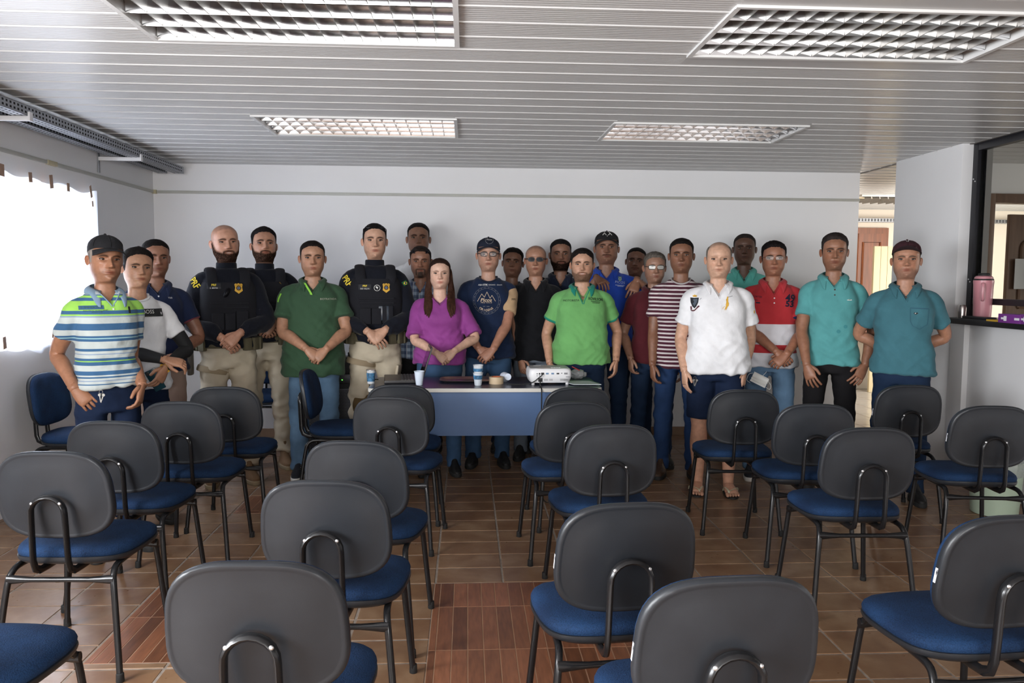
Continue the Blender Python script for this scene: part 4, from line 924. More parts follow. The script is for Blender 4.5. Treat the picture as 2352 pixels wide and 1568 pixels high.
def cloth_material(name, base, cuff=None, ramp=None, rep=None, cuff_at=.90, zmul=1.0, rough=.85, sleeve=None, block=None, plaid=None):
    """base colour; ramp: [(z, colour), ...] hard bands over the height; rep: (period, duty, colour) repeated stripes; cuff colour at the sleeve end"""
    if name in MATS: return MATS[name]
    mt = bpy.data.materials.new(name); mt.use_nodes = True; MATS[name] = mt; N = mt.node_tree.nodes; L = mt.node_tree.links; b = N['Principled BSDF']
    sv = N.new('ShaderNodeAttribute'); sv.attribute_name = 'sv'; sl = N.new('ShaderNodeAttribute'); sl.attribute_name = 'slv'; sd = N.new('ShaderNodeAttribute'); sd.attribute_name = 'side'; zn = N.new('ShaderNodeAttribute'); zn.attribute_name = 'zone'
    def mixc(fac, A, B):
        m_ = N.new('ShaderNodeMix'); m_.data_type = 'RGBA'; L.new(fac, m_.inputs[0])
        for i, v in ((6, A), (7, B)):
            if isinstance(v, tuple): m_.inputs[i].default_value = (*v, 1)
            else: L.new(v, m_.inputs[i])
        return m_.outputs[2]
    def gt(x, v):
        m_ = N.new('ShaderNodeMath'); m_.operation = 'GREATER_THAN'; L.new(x, m_.inputs[0]); m_.inputs[1].default_value = v; return m_.outputs[0]
    col = base
    if ramp:
        z0, z1 = .80, 1.50; mr = N.new('ShaderNodeMapRange'); mr.inputs[1].default_value = z0; mr.inputs[2].default_value = z1; L.new(sv.outputs['Fac'], mr.inputs[0])
        cr = N.new('ShaderNodeValToRGB'); cr.color_ramp.interpolation = 'CONSTANT'; L.new(mr.outputs[0], cr.inputs[0]); el = cr.color_ramp.elements
        for i, (z, c) in enumerate(ramp):
            p = min(max((z - z0) / (z1 - z0), 0), 1); e = el[i] if i < 2 and i < len(el) else el.new(p); e.position = p; e.color = (*c, 1)
        col = cr.outputs[0]
    if rep:
        per, duty, c2 = rep; d = N.new('ShaderNodeMath'); d.operation = 'DIVIDE'; d.inputs[1].default_value = per; L.new(sv.outputs['Fac'], d.inputs[0])
        f = N.new('ShaderNodeMath'); f.operation = 'FRACT'; L.new(d.outputs[0], f.inputs[0]); col = mixc(gt(f.outputs[0], duty), c2, base)
    if plaid:
        tc0 = N.new('ShaderNodeTexCoord'); sx = N.new('ShaderNodeSeparateXYZ'); L.new(tc0.outputs['Object'], sx.inputs[0]); cc = base
        for ax, per, duty, c2 in plaid:
            d = N.new('ShaderNodeMath'); d.operation = 'DIVIDE'; d.inputs[1].default_value = per; L.new(sx.outputs[ax], d.inputs[0])
            f = N.new('ShaderNodeMath'); f.operation = 'FRACT'; L.new(d.outputs[0], f.inputs[0]); g_ = gt(f.outputs[0], duty)
            h_ = N.new('ShaderNodeMath'); h_.operation = 'MULTIPLY'; h_.inputs[1].default_value = .6; L.new(g_, h_.inputs[0]); cc = mixc(h_.outputs[0], cc, c2)
        col = cc
    if block: # tan panel on one sleeve
        ml = N.new('ShaderNodeMath'); ml.operation = 'MULTIPLY'; L.new(gt(sd.outputs['Fac'], .5), ml.inputs[0]); L.new(gt(zn.outputs['Fac'], .5), ml.inputs[1]); col = mixc(ml.outputs[0], col, block)
    if sleeve: col = mixc(gt(zn.outputs['Fac'], .5), col, sleeve)
    if cuff:
        mc = N.new('ShaderNodeMath'); mc.operation = 'MULTIPLY'; L.new(gt(sl.outputs['Fac'], cuff_at), mc.inputs[0]); L.new(gt(zn.outputs['Fac'], .5), mc.inputs[1]); col = mixc(mc.outputs[0], col, cuff)
    tc = N.new('ShaderNodeTexCoord'); nz = N.new('ShaderNodeTexNoise'); nz.inputs['Scale'].default_value = 9; nz.inputs['Detail'].default_value = 5; L.new(tc.outputs['Object'], nz.inputs['Vector'])
    mr = N.new('ShaderNodeMapRange'); mr.inputs[1].default_value = .3; mr.inputs[2].default_value = .7; mr.inputs[3].default_value = .90; mr.inputs[4].default_value = 1.08; L.new(nz.outputs['Fac'], mr.inputs[0])
    hs = N.new('ShaderNodeHueSaturation'); L.new(mr.outputs[0], hs.inputs['Value'])
    if isinstance(col, tuple): hs.inputs['Color'].default_value = (*col, 1)
    else: L.new(col, hs.inputs['Color'])
    L.new(hs.outputs[0], b.inputs['Base Color']); b.inputs['Roughness'].default_value = rough; b.inputs['Specular IOR Level'].default_value = .2; b.inputs['Sheen Weight'].default_value = .08
    n3 = N.new('ShaderNodeTexNoise'); n3.inputs['Scale'].default_value = 26; n3.inputs['Detail'].default_value = 4; n3.inputs['Distortion'].default_value = 1.2; mp = N.new('ShaderNodeMapping'); mp.inputs['Scale'].default_value = (1.0, 1.0, .55); mp.inputs['Rotation'].default_value = (.3, .5, 0); L.new(tc.outputs['Object'], mp.inputs[0]); L.new(mp.outputs[0], n3.inputs['Vector'])
    mm = N.new('ShaderNodeMath'); mm.operation = 'MULTIPLY_ADD'; mm.inputs[1].default_value = .10; L.new(n3.outputs['Fac'], mm.inputs[0]); L.new(nz.outputs['Fac'], mm.inputs[2])
    bp = N.new('ShaderNodeBump'); bp.inputs['Strength'].default_value = .40; bp.inputs['Distance'].default_value = .022; L.new(mm.outputs[0], bp.inputs['Height']); L.new(bp.outputs[0], b.inputs['Normal'])
    return mt
def denim(name, c, fade=0.0):
    return mat(name, c, .85, spec=.2, var=.18 + fade, vscale=4.5, bump=.35, bscale=14, bdist=.012)

class Person:
    def __init__(s, P):
        s.P = P; Y = P['Y']; hp = atY(P['px'], P['top'], Y); s.h = hp[2] - P.get('extra', 0.0); s.s = s.h / 1.74
        s.X, s.Y = hp[0], Y; s.yaw = math.atan2(-hp[0], Y) * .85 + math.radians(P.get('yaw', 0)); lean = P.get('lean', 0.0)
        s.root = empty('person', (s.X - lean, Y, 0), 0, P['label'], 'person', 'people standing in the group')
        s.root.scale = (s.s,) * 3; s.root.rotation_euler = (0, 0, s.yaw); s.headx = lean / s.s
        s.M = Matrix.Translation((s.X - lean, Y, 0)) @ Matrix.Rotation(s.yaw, 4, 'Z') @ Matrix.Scale(s.s, 4); s.MI = s.M.inverted()
        hy, hpitch, htilt = P.get('head', (0, 0, 0))
        s.HR = (Matrix.Rotation(math.radians(hy), 3, 'Z') @ Matrix.Rotation(math.radians(htilt), 3, 'Y') @ Matrix.Rotation(math.radians(hpitch), 3, 'X'))
        s.hs = P.get('hs', 1.0)
        s.body(); s.shirt(); s.trousers(); s.headgear()
    def L(s, px, py, fwd=0.0):
        p = atY(px, py, s.Y - fwd); return s.MI @ Vector(p)
    def hpt(s, x, y, h):
        """head units -> person space with the head's turn"""
        k = HH * s.hs; v = Vector((x * k, y * k, h * k)); piv = Vector((0, .012, -.03)); z0 = 1.74 - k
        w_ = sstep(-.5, .0, h); R = s.HR
        if w_ < 1: q = R.to_quaternion(); R = Matrix.Identity(3).to_quaternion().slerp(q, w_).to_matrix()
        v = R @ (v - piv) + piv; return Vector((v.x + s.headx * sstep(-1.5, 0, h), v.y - .012, v.z + z0))
    def arm_points(s):
        out = {}; k = s.P.get('wide', 1.0); sw = .160 * (1 + (k - 1) * .8); dz = s.P.get('shrug', 0.0)
        for sd, key in ((-1, 'a'), (1, 'b')):
            S = Vector((sd * sw, .008, 1.348 + dz)); A = s.P.get(key) or dict(pose='side'); pose = A.get('pose')
            pole = A.get('pole', (sd * .5, .85, -.1)); hd = A.get('d'); hn = A.get('n'); th = A.get('t'); curl = A.get('curl', .45)
            if 'w' in A: W = s.L(A['w'][0], A['w'][1], A.get('fwd', .12))
            elif pose == 'back': W = Vector((sd * .055, .165, .985)); pole = (sd * 1, .10, 0); hd = (-sd, 0, -.2); hn = (0, 1, 0); th = (0, 0, 1)
            else: W = Vector((sd * (sw + .085), -.03, .835))
            if pose == 'clasp': pole = A.get('pole', (sd * .9, .45, -.15)); hd = hd or (-sd * .72, -.18, -.62); hn = hn or (-sd * .1, -.9, .35); th = th or (-sd * .3, 0, 1); curl = A.get('curl', .75)
            if hd is None: hd = (-sd * .05, -.08, -1)
            if hn is None: hn = (sd * .9, -.35, 0)
            if th is None: th = (0, -1, .2)
            E, W = ik(S, W, .280, .255, pole); out[sd] = dict(S=S, E=E, W=W, d=hd, n=hn, t=th, curl=curl, spread=A.get('spread', 0), grip=A.get('grip', .2))
        return out
    def body(s):
        P = s.P; sk = np.array(lin(P['skin'])); sk = sk * .84 + sk.mean() * np.array([.22, .19, .175]); mb = MB(); cols = []
        # head and neck, continuing into the trunk
        A, Hh = np.meshgrid(ANG, HROWS); x, y, h = head_surface(A, Hh, P); m_b = beard_mask(x, Hh, A, P)
        st = P.get('hair'); n = len(ANG); rings = []
        AR = P.get('age', .5)
        for i in range(len(HROWS)): rings.append([s.hpt(x[i, j], y[i, j], h[i, j]) for j in range(n)])
        low = [[(px, py, z) for px, py in [(q[0], q[1]) for q in [((W * .97) * math.sin(a), (-F if math.cos(a) > 0 else B) * .97 * abs(math.cos(a)) ** .9) for a in ANG]]] for z, (W, F, B) in [(z, torso_at(z, P, -.004)) for z in (.84, .95, 1.05, 1.15, 1.25, 1.33, 1.38)]]
        mb.loft(low + rings)
        cols += [sk] * (len(low) * n)
        fr = np.cos(A) > 0; rng = np.random.RandomState(P['px'])
        c = np.tile(sk, (len(HROWS), n, 1))
        bl = lambda m_, cc: c * (1 - m_[..., None]) + np.array(cc) * m_[..., None]
        G = lambda x0, h0, sx, sh, p=2: np.exp(-np.abs((np.abs(x) - x0) / sx) ** p - np.abs((Hh - h0) / sh) ** p) * fr
        c = bl(.35 * G(.17, .34, .10, .09) + .25 * G(0, .335, .06, .05), sk * np.array([1.05, .78, .70]))
        c = bl(.40 * G(.135, .455, .075, .022) * (0.5 + AR), sk * np.array([.62, .55, .52]))
        c = bl(.35 * G(.135, .530, .09, .014), sk * np.array([.55, .48, .45]))
        lip = sk * np.array(P.get('lip', (.70, .42, .40)))
        c = bl(.95 * G(0, .207, .108, .018, 3) + .95 * G(0, .166, .098, .021, 3), lip)
        c = bl(1.0 * G(0, .188, .118, .0088), sk * np.array([.22, .13, .11]))
        c = bl(.7 * G(.028, .297, .014, .010), sk * .25)
        for k, q in ((.165, .055),): c = bl(AR * .35 * np.exp(-((np.abs(x) - (.075 + (.33 - Hh) * .55)) / .016) ** 2) * ((Hh > .17) & (Hh < .33)) * fr, sk * .55)
        c = bl(AR * .30 * np.exp(-((np.sin(Hh * 150) - .6) / .5) ** 2) * ((Hh > .66) & (Hh < .78) & (np.abs(x) < .2)) * fr, sk * .72)
        if P.get('teeth'): c = bl(.95 * G(0, .188, .062, .011, 4), (.62, .58, .52))
        hc = np.array(lin(P.get('brow', P.get('hairc', '1a1310')))); bh = .560 + .018 * np.sin(np.clip((np.abs(x) - .05) / .17, 0, 1) * PI)
        brm = np.exp(-((Hh - bh + .004) / P.get('browt', .0235)) ** 4) * (1 / (1 + np.exp(-(np.abs(x) - .045) / .008))) * (1 / (1 + np.exp((np.abs(x) - .235) / .014))) * fr
        c = bl(brm * P.get('browa', .95), hc * 1.1 + sk * .05)
        bc = np.array(lin(P.get('beardc', P.get('hairc', '1a1310')))); ba = P.get('bearda', .92)
        c = bl(np.clip(m_b * ba * 1.06 * (1 + .08 * rng.randn(*m_b.shape) * (m_b > .05)), 0, 1), bc * .55 + sk * .03)
        if P.get('stubble'):
            PP = dict(P); PP['beard'] = 'full'; c = bl(beard_mask(x, Hh, A, PP) * P['stubble'], sk * np.array([.42, .40, .42]) + np.array(lin(P.get('stubc', '202020'))) * .3)
        if P.get('scalp'):
            hl = hairline(np.abs(A), P['scalp']); c = bl(np.clip((Hh - hl) / .05, 0, 1) * P['scalp'].get('amt', .4), np.array(lin(P.get('hairc', '1a1310'))))
        cols += list(c.reshape(-1, 3)); 
        # ears
        for sd in (-1, 1):
            n0 = len(mb.v)
            fwv = P.get('fw', 1.0); ex = .352 * fwv; R = []
            for i in range(9):
                th = -PI / 2 + PI * i / 8; R.append([s.hpt(sd * (ex + .026 + .55 * (.060 * math.cos(th) * math.sin(q)) + .018 * math.cos(th) * math.cos(q)), .055 + .060 * math.cos(th) * math.sin(q) + .10 * .1 * math.sin(th), .450 + .110 * math.sin(th)) for q in np.linspace(0, 2 * PI, 13)[:-1]])
            mb.loft(R)
            hel = [s.hpt(sd * (ex + .030 + .55 * yy_), .055 + yy_, hh_) for yy_, hh_ in ((-.03, .47), (-.035, .52), (-.01, .560), (.03, .560), (.055, .52), (.058, .47), (.045, .42), (.02, .375), (-.01, .362))]
            mb.tube(bez(hel, 2), [.0030] * 17, 6, roundend=False)
            cols += [sk * np.array([1.0, .86, .80])] * (len(mb.v) - n0)
        # arms and hands
        s.arms = s.arm_points(); ar = P.get('arm', 1.0)
        for sd, a in s.arms.items():
            n0 = len(mb.v); S, E, W = a['S'], a['E'], a['W']; m1 = S.lerp(E, .5) + Vector((sd * .004, 0, 0)); f1 = E.lerp(W, .30)
            limb(mb, [S + Vector((-sd * .03, 0, .0)), S, m1, E, f1, E.lerp(W, .72), W + (W - E).normalized() * .01], [.040 * ar, .048 * ar, .046 * ar, .0385 * ar, .0405 * ar, .0315 * ar, .0255], 14, 4)
            hand(mb, W, a['d'], a['n'], a['t'], a['curl'], P.get('hand', 1.0), a['spread'], a['grip']); cols += [sk * np.array(P.get('armt', (.97, .93, .90)))] * (len(mb.v) - n0)
        # legs when bare
        if P.get('shorts'):
            n0 = len(mb.v)
            for sd in (-1, 1):
                x0 = sd * .105; limb(mb, [(sd * .09, .0, .75), (x0, .0, .55), (x0, -.005, .46), (x0, .018, .33), (x0, .015, .18), (x0, .012, .07), (x0, .0, .03)], [.075, .062, .054, .060, .043, .036, .034], 14, 4)
                f = [(x0, .045, .030), (x0, .01, .045), (x0 + sd * .008, -.06, .034), (x0 + sd * .014, -.12, .026), (x0 + sd * .016, -.15, .022)]; mb.tube(f, [(.030, .028), (.034, .036), (.043, .026), (.048, .018), (.044, .013)], 12, up=(0, 0, 1))
                for q in range(5):
                    xx = x0 + sd * .016 - sd * (.036 - .0185 * q); r = .013 if q == 0 else .0095; ln = (.045, .042, .037, .031, .024)[q]; mb.tube([(xx, -.14, .022), (xx, -.14 - ln * .6, .024), (xx, -.14 - ln, .020)], [r, r, r * .9], 8, roundend=True)
            cols += [sk * np.array([1.12, 1.02, .98])] * (len(mb.v) - n0)
        me = mb.mesh('body'); at = me.color_attributes.new('Col', 'FLOAT_COLOR', 'POINT')
        buf = np.ones((len(mb.v), 4), np.float32); buf[:, :3] = np.clip(np.array(cols), 0, 1); n1 = len(low) * n; buf[n1:n1 + m_b.size, 3] = 1 - np.clip(np.maximum(m_b, brm * .7), 0, 1).ravel(); at.data.foreach_set('color', buf.ravel())
        me.materials.append(skin_material('skin', sk)); s.bodyo = mobj('body', me, None, s.root)
        # eyes
        xs, hs_ = .135, .497; fx = P.get('fw', 1.0)
        yy = np.asarray(head_surface(np.array([math.asin(min(.99, (xs / .335) ** (1 / .94)))]), np.array([hs_]), P)[1])[0]
        op = P.get('eye', 1.0) * .80
        for sd in (-1, 1):
            mbx = MB(); R = s.HR
            def ell(cx, cy, cz, a_, b_, c_):
                return [[s.hpt(cx + a_ * math.cos(t) * math.cos(q), cy + b_ * math.cos(t) * math.sin(q), cz + c_ * math.sin(t)) for q in np.linspace(0, 2 * PI, 13)[:-1]] for t in np.linspace(-1.5, 1.5, 9)]
            mbx.cur = 1; mbx.loft(ell(sd * xs * fx, yy + .016, hs_ + .007, .092, .036, .046 * op)); mbx.cur = 0; mbx.loft(ell(sd * xs * fx, yy + .014, hs_ - .001, .080, .038, .036 * op))
            eo = mbx.build('eye', [M_eyew, M_rim_eye], s.root); g = P.get('gaze', 0.0); mi_ = MB(); mi_.loft(ell(sd * xs * fx + g + sd * .009, yy - .010, hs_ + .002, .037, .018, .036 * op)); mi_.build('iris', M_iris, eo)
        s.eyey = yy
    def pos_on(s, sv, slv): pass
    def shirt(s):
        P = s.P; C = P['shirt']; mb = MB(); tags = []; ease = C.get('ease', .012); hem = C.get('hem', .87)
        if 'hempx' in C: hem = s.L(P['px'], C['hempx'], .13).z
        zs = [hem, hem + .02, hem + .06, hem + .11] + [z for z in np.arange(1.02, 1.46, .035) if z > hem + .13]
        R = []
        for z in zs:
            e = ease + (.016 + C.get('flare', .0)) * (1 - sstep(hem, 1.16, z)); W, F, B = torso_at(z, P, e); F += P.get('belly', 0) * .35 * (1 - sstep(hem, 1.0, z)) + .004; R.append(ring(z, W, F, B, 2.45))
        W, F, B = torso_at(1.452, P, .010); R.append(ring(1.452, W, F, B)); mb.loft(R); tags += [(p[2], 0.0, 0.0) for r in R for p in r]
        L_ = C.get('sleeve', .58); sr = C.get('sr', 1.0) * (1 + (P.get('wide', 1) - 1) * .5) * P.get('arm', 1.0)
        for sd, a in s.arms.items():
            S, E, W = a['S'], a['E'], a['W']; n0 = len(mb.v); Sin = Vector((sd * .055, .010, 1.398 + P.get('shrug', 0)))
            if L_ <= 1: pts = [Sin, S + Vector((sd * .002, 0, .002)), S.lerp(E, L_ * .5), S.lerp(E, L_)]; rad = [.046 * sr, .0575 * sr, .060 * sr, .0645 * sr * C.get('cuffw', 1.0)]
            else: f = L_ - 1; pts = [Sin, S, S.lerp(E, .5), E, E.lerp(W, f * .5), E.lerp(W, f)]; rad = [.046 * sr, .0585 * sr, .058 * sr, .052 * sr, .050 * sr, .040 * sr]
            Pp, Rr = limb(mb, pts, rad, 18, 6); k = len(Pp)
            for i in range(k):
                d_ = (Pp[i] - S).length if i > 6 else 0.0; tot = (Pp[-1] - S).length if L_ <= 1 else .5; t = max(0.0, min(d_ / tot, 1)) if i > 6 else 0.0
                tags += [(S.z + .05 - d_ if i > 6 else None, t, 1.0 if sd > 0 else 0.0)] * 18
        src = list(mb.v); me = remesh(mb, C.get('vox', .0095), C.get('smooth', 3), 'shirt'); kd = KDTree(len(src))
        for i, p in enumerate(src): kd.insert(p, i)
        kd.balance(); nv = len(me.vertices); sv = np.zeros(nv, np.float32); sl = np.zeros(nv, np.float32); sdv = np.zeros(nv, np.float32); zon = np.zeros(nv, np.float32); co = np.empty(nv * 3, np.float32); me.vertices.foreach_get('co', co); co = co.reshape(-1, 3)
        wr = C.get('wrinkle', 1.0); sd0 = (P['px'] % 97) * 3.1; nrm = np.empty(nv * 3, np.float32); me.vertex_normals.foreach_get('vector', nrm); nrm = nrm.reshape(-1, 3); V = C.get('v'); SCP = C.get('scoop')
        for i in range(nv):
            p = co[i]; w_, t = 0.0, 0.0
            q, k, d_ = kd.find(p); tg = tags[k]; zon[i] = 1.0 if tg[1] > 0 else 0.0; sdv[i] = 1.0 if p[0] > 0 else 0.0; sv[i] = p[2]
            a_ = s.arms[1 if p[0] > 0 else -1]; ax = a_['E'] - a_['S']; sl[i] = min(max((Vector(p) - a_['S']).dot(ax) / (ax.length_squared * min(L_, 1.0)), 0), 1)
            z = float(p[2]); x, y = float(p[0]), float(p[1])
            n1 = mnoise.noise((x * 5 + sd0, y * 4, z * 9 + .6 * x * math.copysign(9, x))) + .7 * (1 - 2.4 * abs(mnoise.noise((x * 6 + sd0 * 2, y * 5, z * 13 - x * math.copysign(11, x) * .9)))) * .6 + .45 * mnoise.noise((x * 15, y * 12 + sd0, z * 22 + x * 12))
            lowk = 1 - sstep(hem + .02, 1.25, z); am = (.0050 + .0085 * lowk + .0045 * sl[i]) * wr
            co[i] += nrm[i] * (n1 * am)
            if SCP and y < 0.01 and z > SCP + 5.5 * x * x - .02: co[i][1] += .045 * sstep(SCP + 5.5 * x * x - .006, SCP + 5.5 * x * x + .006, z) * (1 - sstep(-.03, .01, y))
            if V and y < 0:
                d_ = abs(x - s.headx * .0) - V[1] * max(0.0, (z - V[0]) / (1.452 - V[0])); 
                if z > V[0]: co[i][1] += .050 * (1 - sstep(-.016, .003, d_))
        ed = np.empty(len(me.edges) * 2, np.int32); me.edges.foreach_get('vertices', ed); ed = ed.reshape(-1, 2); deg = np.bincount(ed.ravel(), minlength=nv) + 1.0
        for _ in range(14):
            acc = zon.copy(); np.add.at(acc, ed[:, 0], zon[ed[:, 1]]); np.add.at(acc, ed[:, 1], zon[ed[:, 0]]); zon = (acc / deg).astype(np.float32)
        me.vertices.foreach_set('co', co.ravel())
        for nm, ar in (('sv', sv), ('slv', sl), ('side', sdv), ('zone', zon)): at = me.attributes.new(nm, 'FLOAT', 'POINT'); at.data.foreach_set('value', ar)
        me.update(); s.hem = hem
        s.shirto = mobj(C.get('name', 'shirt'), me, C['mat'], s.root)
        s.bvh = BVHTree.FromPolygons([tuple(p) for p in co], [tuple(pl.vertices) for pl in me.polygons])
        if V:
            for sd in (-1, 1):
                pts = []
                for zz in np.linspace(V[0] - .004, 1.440, 10):
                    q = s.surf(sd * (V[1] * max(0.0, zz - V[0]) / (1.452 - V[0]) + .0035), zz, .0012)
                    if q is not None: pts.append(q)
                if len(pts) > 3: mb = MB(); mb.tube(pts, .0032, 6); mb.build('neckline_edge', C.get('collar', C['mat']), s.shirto)
        if C.get('collar'): s.collar(C['collar'], C.get('collar_gap', .52), C.get('collar_w', .86))
        if C.get('band'): s.neckband(C['band'], SCP)
        if C.get('buttons'): 
            for zb in C['buttons']: s.spot(0.0 + C.get('bx', 0), zb, .0052, C.get('buttonm', M_sticker), 'button')
        if C.get('placket'): s.patch(C.get('bx', 0.0), C['placket'][0], .030, C['placket'][1], C['placket'][2], 'placket', off=.0022)
    def surf(s, x, z, off=.003, az=0.0):
        d = Vector((math.sin(az), math.cos(az), 0)); o = Vector((x, 0, z)) - d * 1.0
        if az: o = Vector((x, 0, z)) - d * 1.0
        hit = s.bvh.ray_cast(o, d)
        return (hit[0] - d * off) if hit[0] is not None else None
    def decal(s, me_verts, faces, name, material, frame, off=.003, parent=None):
        """frame: (centre x, z, azimuth deg, roll deg); verts (u, v) projected along the azimuth on the garment"""
        x0, z0, az, rl = frame; az = math.radians(az); rl = math.radians(rl); d = Vector((math.sin(az), math.cos(az), 0)); r = Vector((math.cos(az), -math.sin(az), 0)); out = []; last = None
        c0 = Vector((x0, 0, z0))
        for u, v in me_verts:
            u, v = u * math.cos(rl) - v * math.sin(rl), u * math.sin(rl) + v * math.cos(rl)
            o = c0 + r * u + Vector((0, 0, v)) - d * 1.0; hit = s.bvh.ray_cast(o, d)
            if hit[0] is not None: last = hit[0] - d * off; out.append(last)
            else: out.append(Vector(last) if last is not None else o + d * .9)
        return obj(name, out, faces, material, parent or s.shirto, False)
    def text(s, txt, size, x, z, material, az=0, roll=0, bold=0.0, spacing=1.0, name='lettering', off=.0035, xs=1.0, shear=0.0):
        me = text_mesh(txt, size, bold, spacing=spacing, shear=shear); v = [(p.co.x * xs, p.co.y) for p in me.vertices]; f = [tuple(p.vertices) for p in me.polygons]; bpy.data.meshes.remove(me)
        if v: return s.decal(v, f, name, material, (x, z, az, roll), off)
    def patch(s, x, z, w_, h_, material, name, az=0, roll=0, off=.0025, n=8):
        v = [(-w_ / 2 + w_ * i / n, -h_ / 2 + h_ * j / n) for j in range(n + 1) for i in range(n + 1)]; f = [(j * (n + 1) + i, j * (n + 1) + i + 1, (j + 1) * (n + 1) + i + 1, (j + 1) * (n + 1) + i) for j in range(n) for i in range(n)]
        return s.decal(v, f, name, material, (x, z, az, roll), off)
    def poly(s, pts, material, name, x, z, sc_=1.0, az=0, roll=0, off=.003):
        c = (sum(p[0] for p in pts) / len(pts), sum(p[1] for p in pts) / len(pts)); v = [(c[0] * sc_, c[1] * sc_)] + [(p[0] * sc_, p[1] * sc_) for p in pts]; k = len(pts)
        return s.decal(v, [(0, i + 1, (i + 1) % k + 1) for i in range(k)], name, material, (x, z, az, roll), off)
    def ringd(s, r0, r1, material, name, x, z, off=.003, n=32):
        v = [(r * math.cos(t), r * math.sin(t)) for r in (r0, r1) for t in np.linspace(0, 2 * PI, n + 1)[:-1]]
        return s.decal(v, [(i, (i + 1) % n, n + (i + 1) % n, n + i) for i in range(n)], name, material, (x, z, 0, 0), off)
    def spot(s, x, z, r, material, name): return s.poly([(r * math.cos(t), r * math.sin(t)) for t in np.linspace(0, 2 * PI, 13)[:-1]], material, name, x, z, off=.005)
    def collar(s, m_, gap, wk):
        n = 44; rows = 5; V = []; F = []
        for i in range(n + 1):
            f = -1 + 2 * i / n; a = math.copysign(gap + (PI - gap) * (1 - abs(f)) , f)     # ends at the front gap
            A = abs(a); front = 1 - sstep(gap, gap + .75, A); ca, sa = math.cos(a), math.sin(a); nk = s.P.get('neck', 1.0)
            k = 1 + (nk - 1) * .8; rt = Vector((sa * .0705 * k + s.headx * .5, -ca * (.060 if ca > 0 else .078) * k + .004, 1.488 - .036 * (.5 + .5 * ca) + .004 * (1 - front)))
            wd = (.050 + .030 * front) * wk; rb = .0705 + .024 + .018 * front; bx, by = sa * (rb + .008) + s.headx * .3, -ca * (rb if ca > 0 else rb + .004) - .02 * front
            hit = s.bvh.ray_cast(Vector((bx, by, 1.60)), Vector((0, 0, -1))); zb = max((hit[0].z if hit[0] is not None else 1.40) + .006, rt.z - wd - .02); zb = min(zb, rt.z - .012)
            if front > .4: zb = min(zb, rt.z - wd * .8)
            bo = Vector((bx, by, zb))
            if front > 0:
                h2 = s.bvh.ray_cast(Vector((bx, -1, zb)), Vector((0, 1, 0)))
                if h2[0] is not None and h2[0].y - .008 < bo.y: bo.y = h2[0].y - .008
            for j in range(rows + 1):
                t = j / rows; p = rt.lerp(bo, t); o_ = Vector((p.x, p.y, 0)); o_ = o_.normalized() if o_.length > 1e-6 else o_; p = p + o_ * (.010 * math.sin(PI * t)) + Vector((0, 0, .004 * math.sin(PI * t))); V.append(p)
        for i in range(n):
            for j in range(rows): a = i * (rows + 1) + j; F.append((a, a + 1, a + rows + 2, a + rows + 1))
        o = obj('collar', V, F, m_, s.shirto); md = o.modifiers.new('t', 'SOLIDIFY'); md.thickness = .0035; md.offset = 1
    def neckband(s, m_, scp=None):
        R = []; n = 44; scp = scp or 1.425
        for i in range(n):
            a = 2 * PI * i / n; ca, sa = math.cos(a), math.sin(a); k = s.P.get('neck', 1.0); x = sa * .067 * k
            if ca > .05:
                z = scp + 5.5 * x * x; h = s.bvh.ray_cast(Vector((x, -1, z - .012)), Vector((0, 1, 0)))[0]; f = sstep(.05, .5, ca); y = (h.y if h else -.06) * f + (-ca * .06) * (1 - f); R.append(Vector((x + s.headx * .4, y + .002, min(z, 1.462))))
            else: R.append(Vector((x + s.headx * .4, -ca * .074 * k + .004, 1.458)))
        mb = MB(); mb.tube(R + [R[0], R[1]], .0062, 8, cap=False); mb.build('neckband', m_, s.shirto)
    def trousers(s):
        P = s.P; T = P.get('pants', {}); mb = MB(); k = 1 + (P.get('wide', 1) - 1) * .8; top = max(.97, s.hem + .03); st = P.get('stance', .108); R = []
        for z in (.79, .84, .90, .95, top):
            W, F, B = torso_at(z, P, .006); R.append(ring(z, W, F, B, 2.3))
        mb.loft(R); end = T.get('end', .045); lr = T.get('r', 1.0) * (1 + (k - 1) * .7); fs = P.get('feet', (0, 0))
        for sd, dy in ((-1, fs[0]), (1, fs[1])):
            pts = [(sd * .085, .005, .90), (sd * .09, .0, .80), (sd * (.09 + st) / 2, -.006 + dy * .3, .64), (sd * st, -.012 + dy * .6, .50), (sd * (st + .004), .008 + dy * .8, .30), (sd * (st + .006), .018 + dy, .14), (sd * (st + .006), .012 + dy, end)]
            rad = [.084 * lr, .086 * lr, .077 * lr, .067 * lr, .063 * lr, .058 * lr, .060 * lr]
            if P.get('shorts'): pts = pts[:4]; pts[3] = (sd * .102, -.01, .515); rad = [.09 * lr, .096 * lr, .094 * lr, .092 * lr]
            limb(mb, pts, rad, 16, 5)
        me = remesh(mb, .0125, 5, 'trousers'); nv = len(me.vertices); co = np.empty(nv * 3, np.float32); me.vertices.foreach_get('co', co); co = co.reshape(-1, 3); nr = np.empty(nv * 3, np.float32); me.vertex_normals.foreach_get('vector', nr); nr = nr.reshape(-1, 3); sd0 = P['px'] * .37; wk = T.get('wrinkle', 1.0)
        for i in range(nv):
            x, y, z = (float(q) for q in co[i]); am = .004 + .007 * math.exp(-((z - .47) / .12) ** 2) + .009 * math.exp(-((z - .10) / .08) ** 2) + .004 * math.exp(-((z - .80) / .08) ** 2)
            co[i] += nr[i] * (am * wk * (mnoise.noise((x * 9 + sd0, y * 8, z * 17)) + .5 * mnoise.noise((x * 20, y * 20 + sd0, z * 34))))
        co[:, 2] = np.maximum(co[:, 2], .02); me.vertices.foreach_set('co', co.ravel()); me.update()
        s.trouso = mobj('shorts' if P.get('shorts') else 'trousers', me, T.get('mat'), s.root)
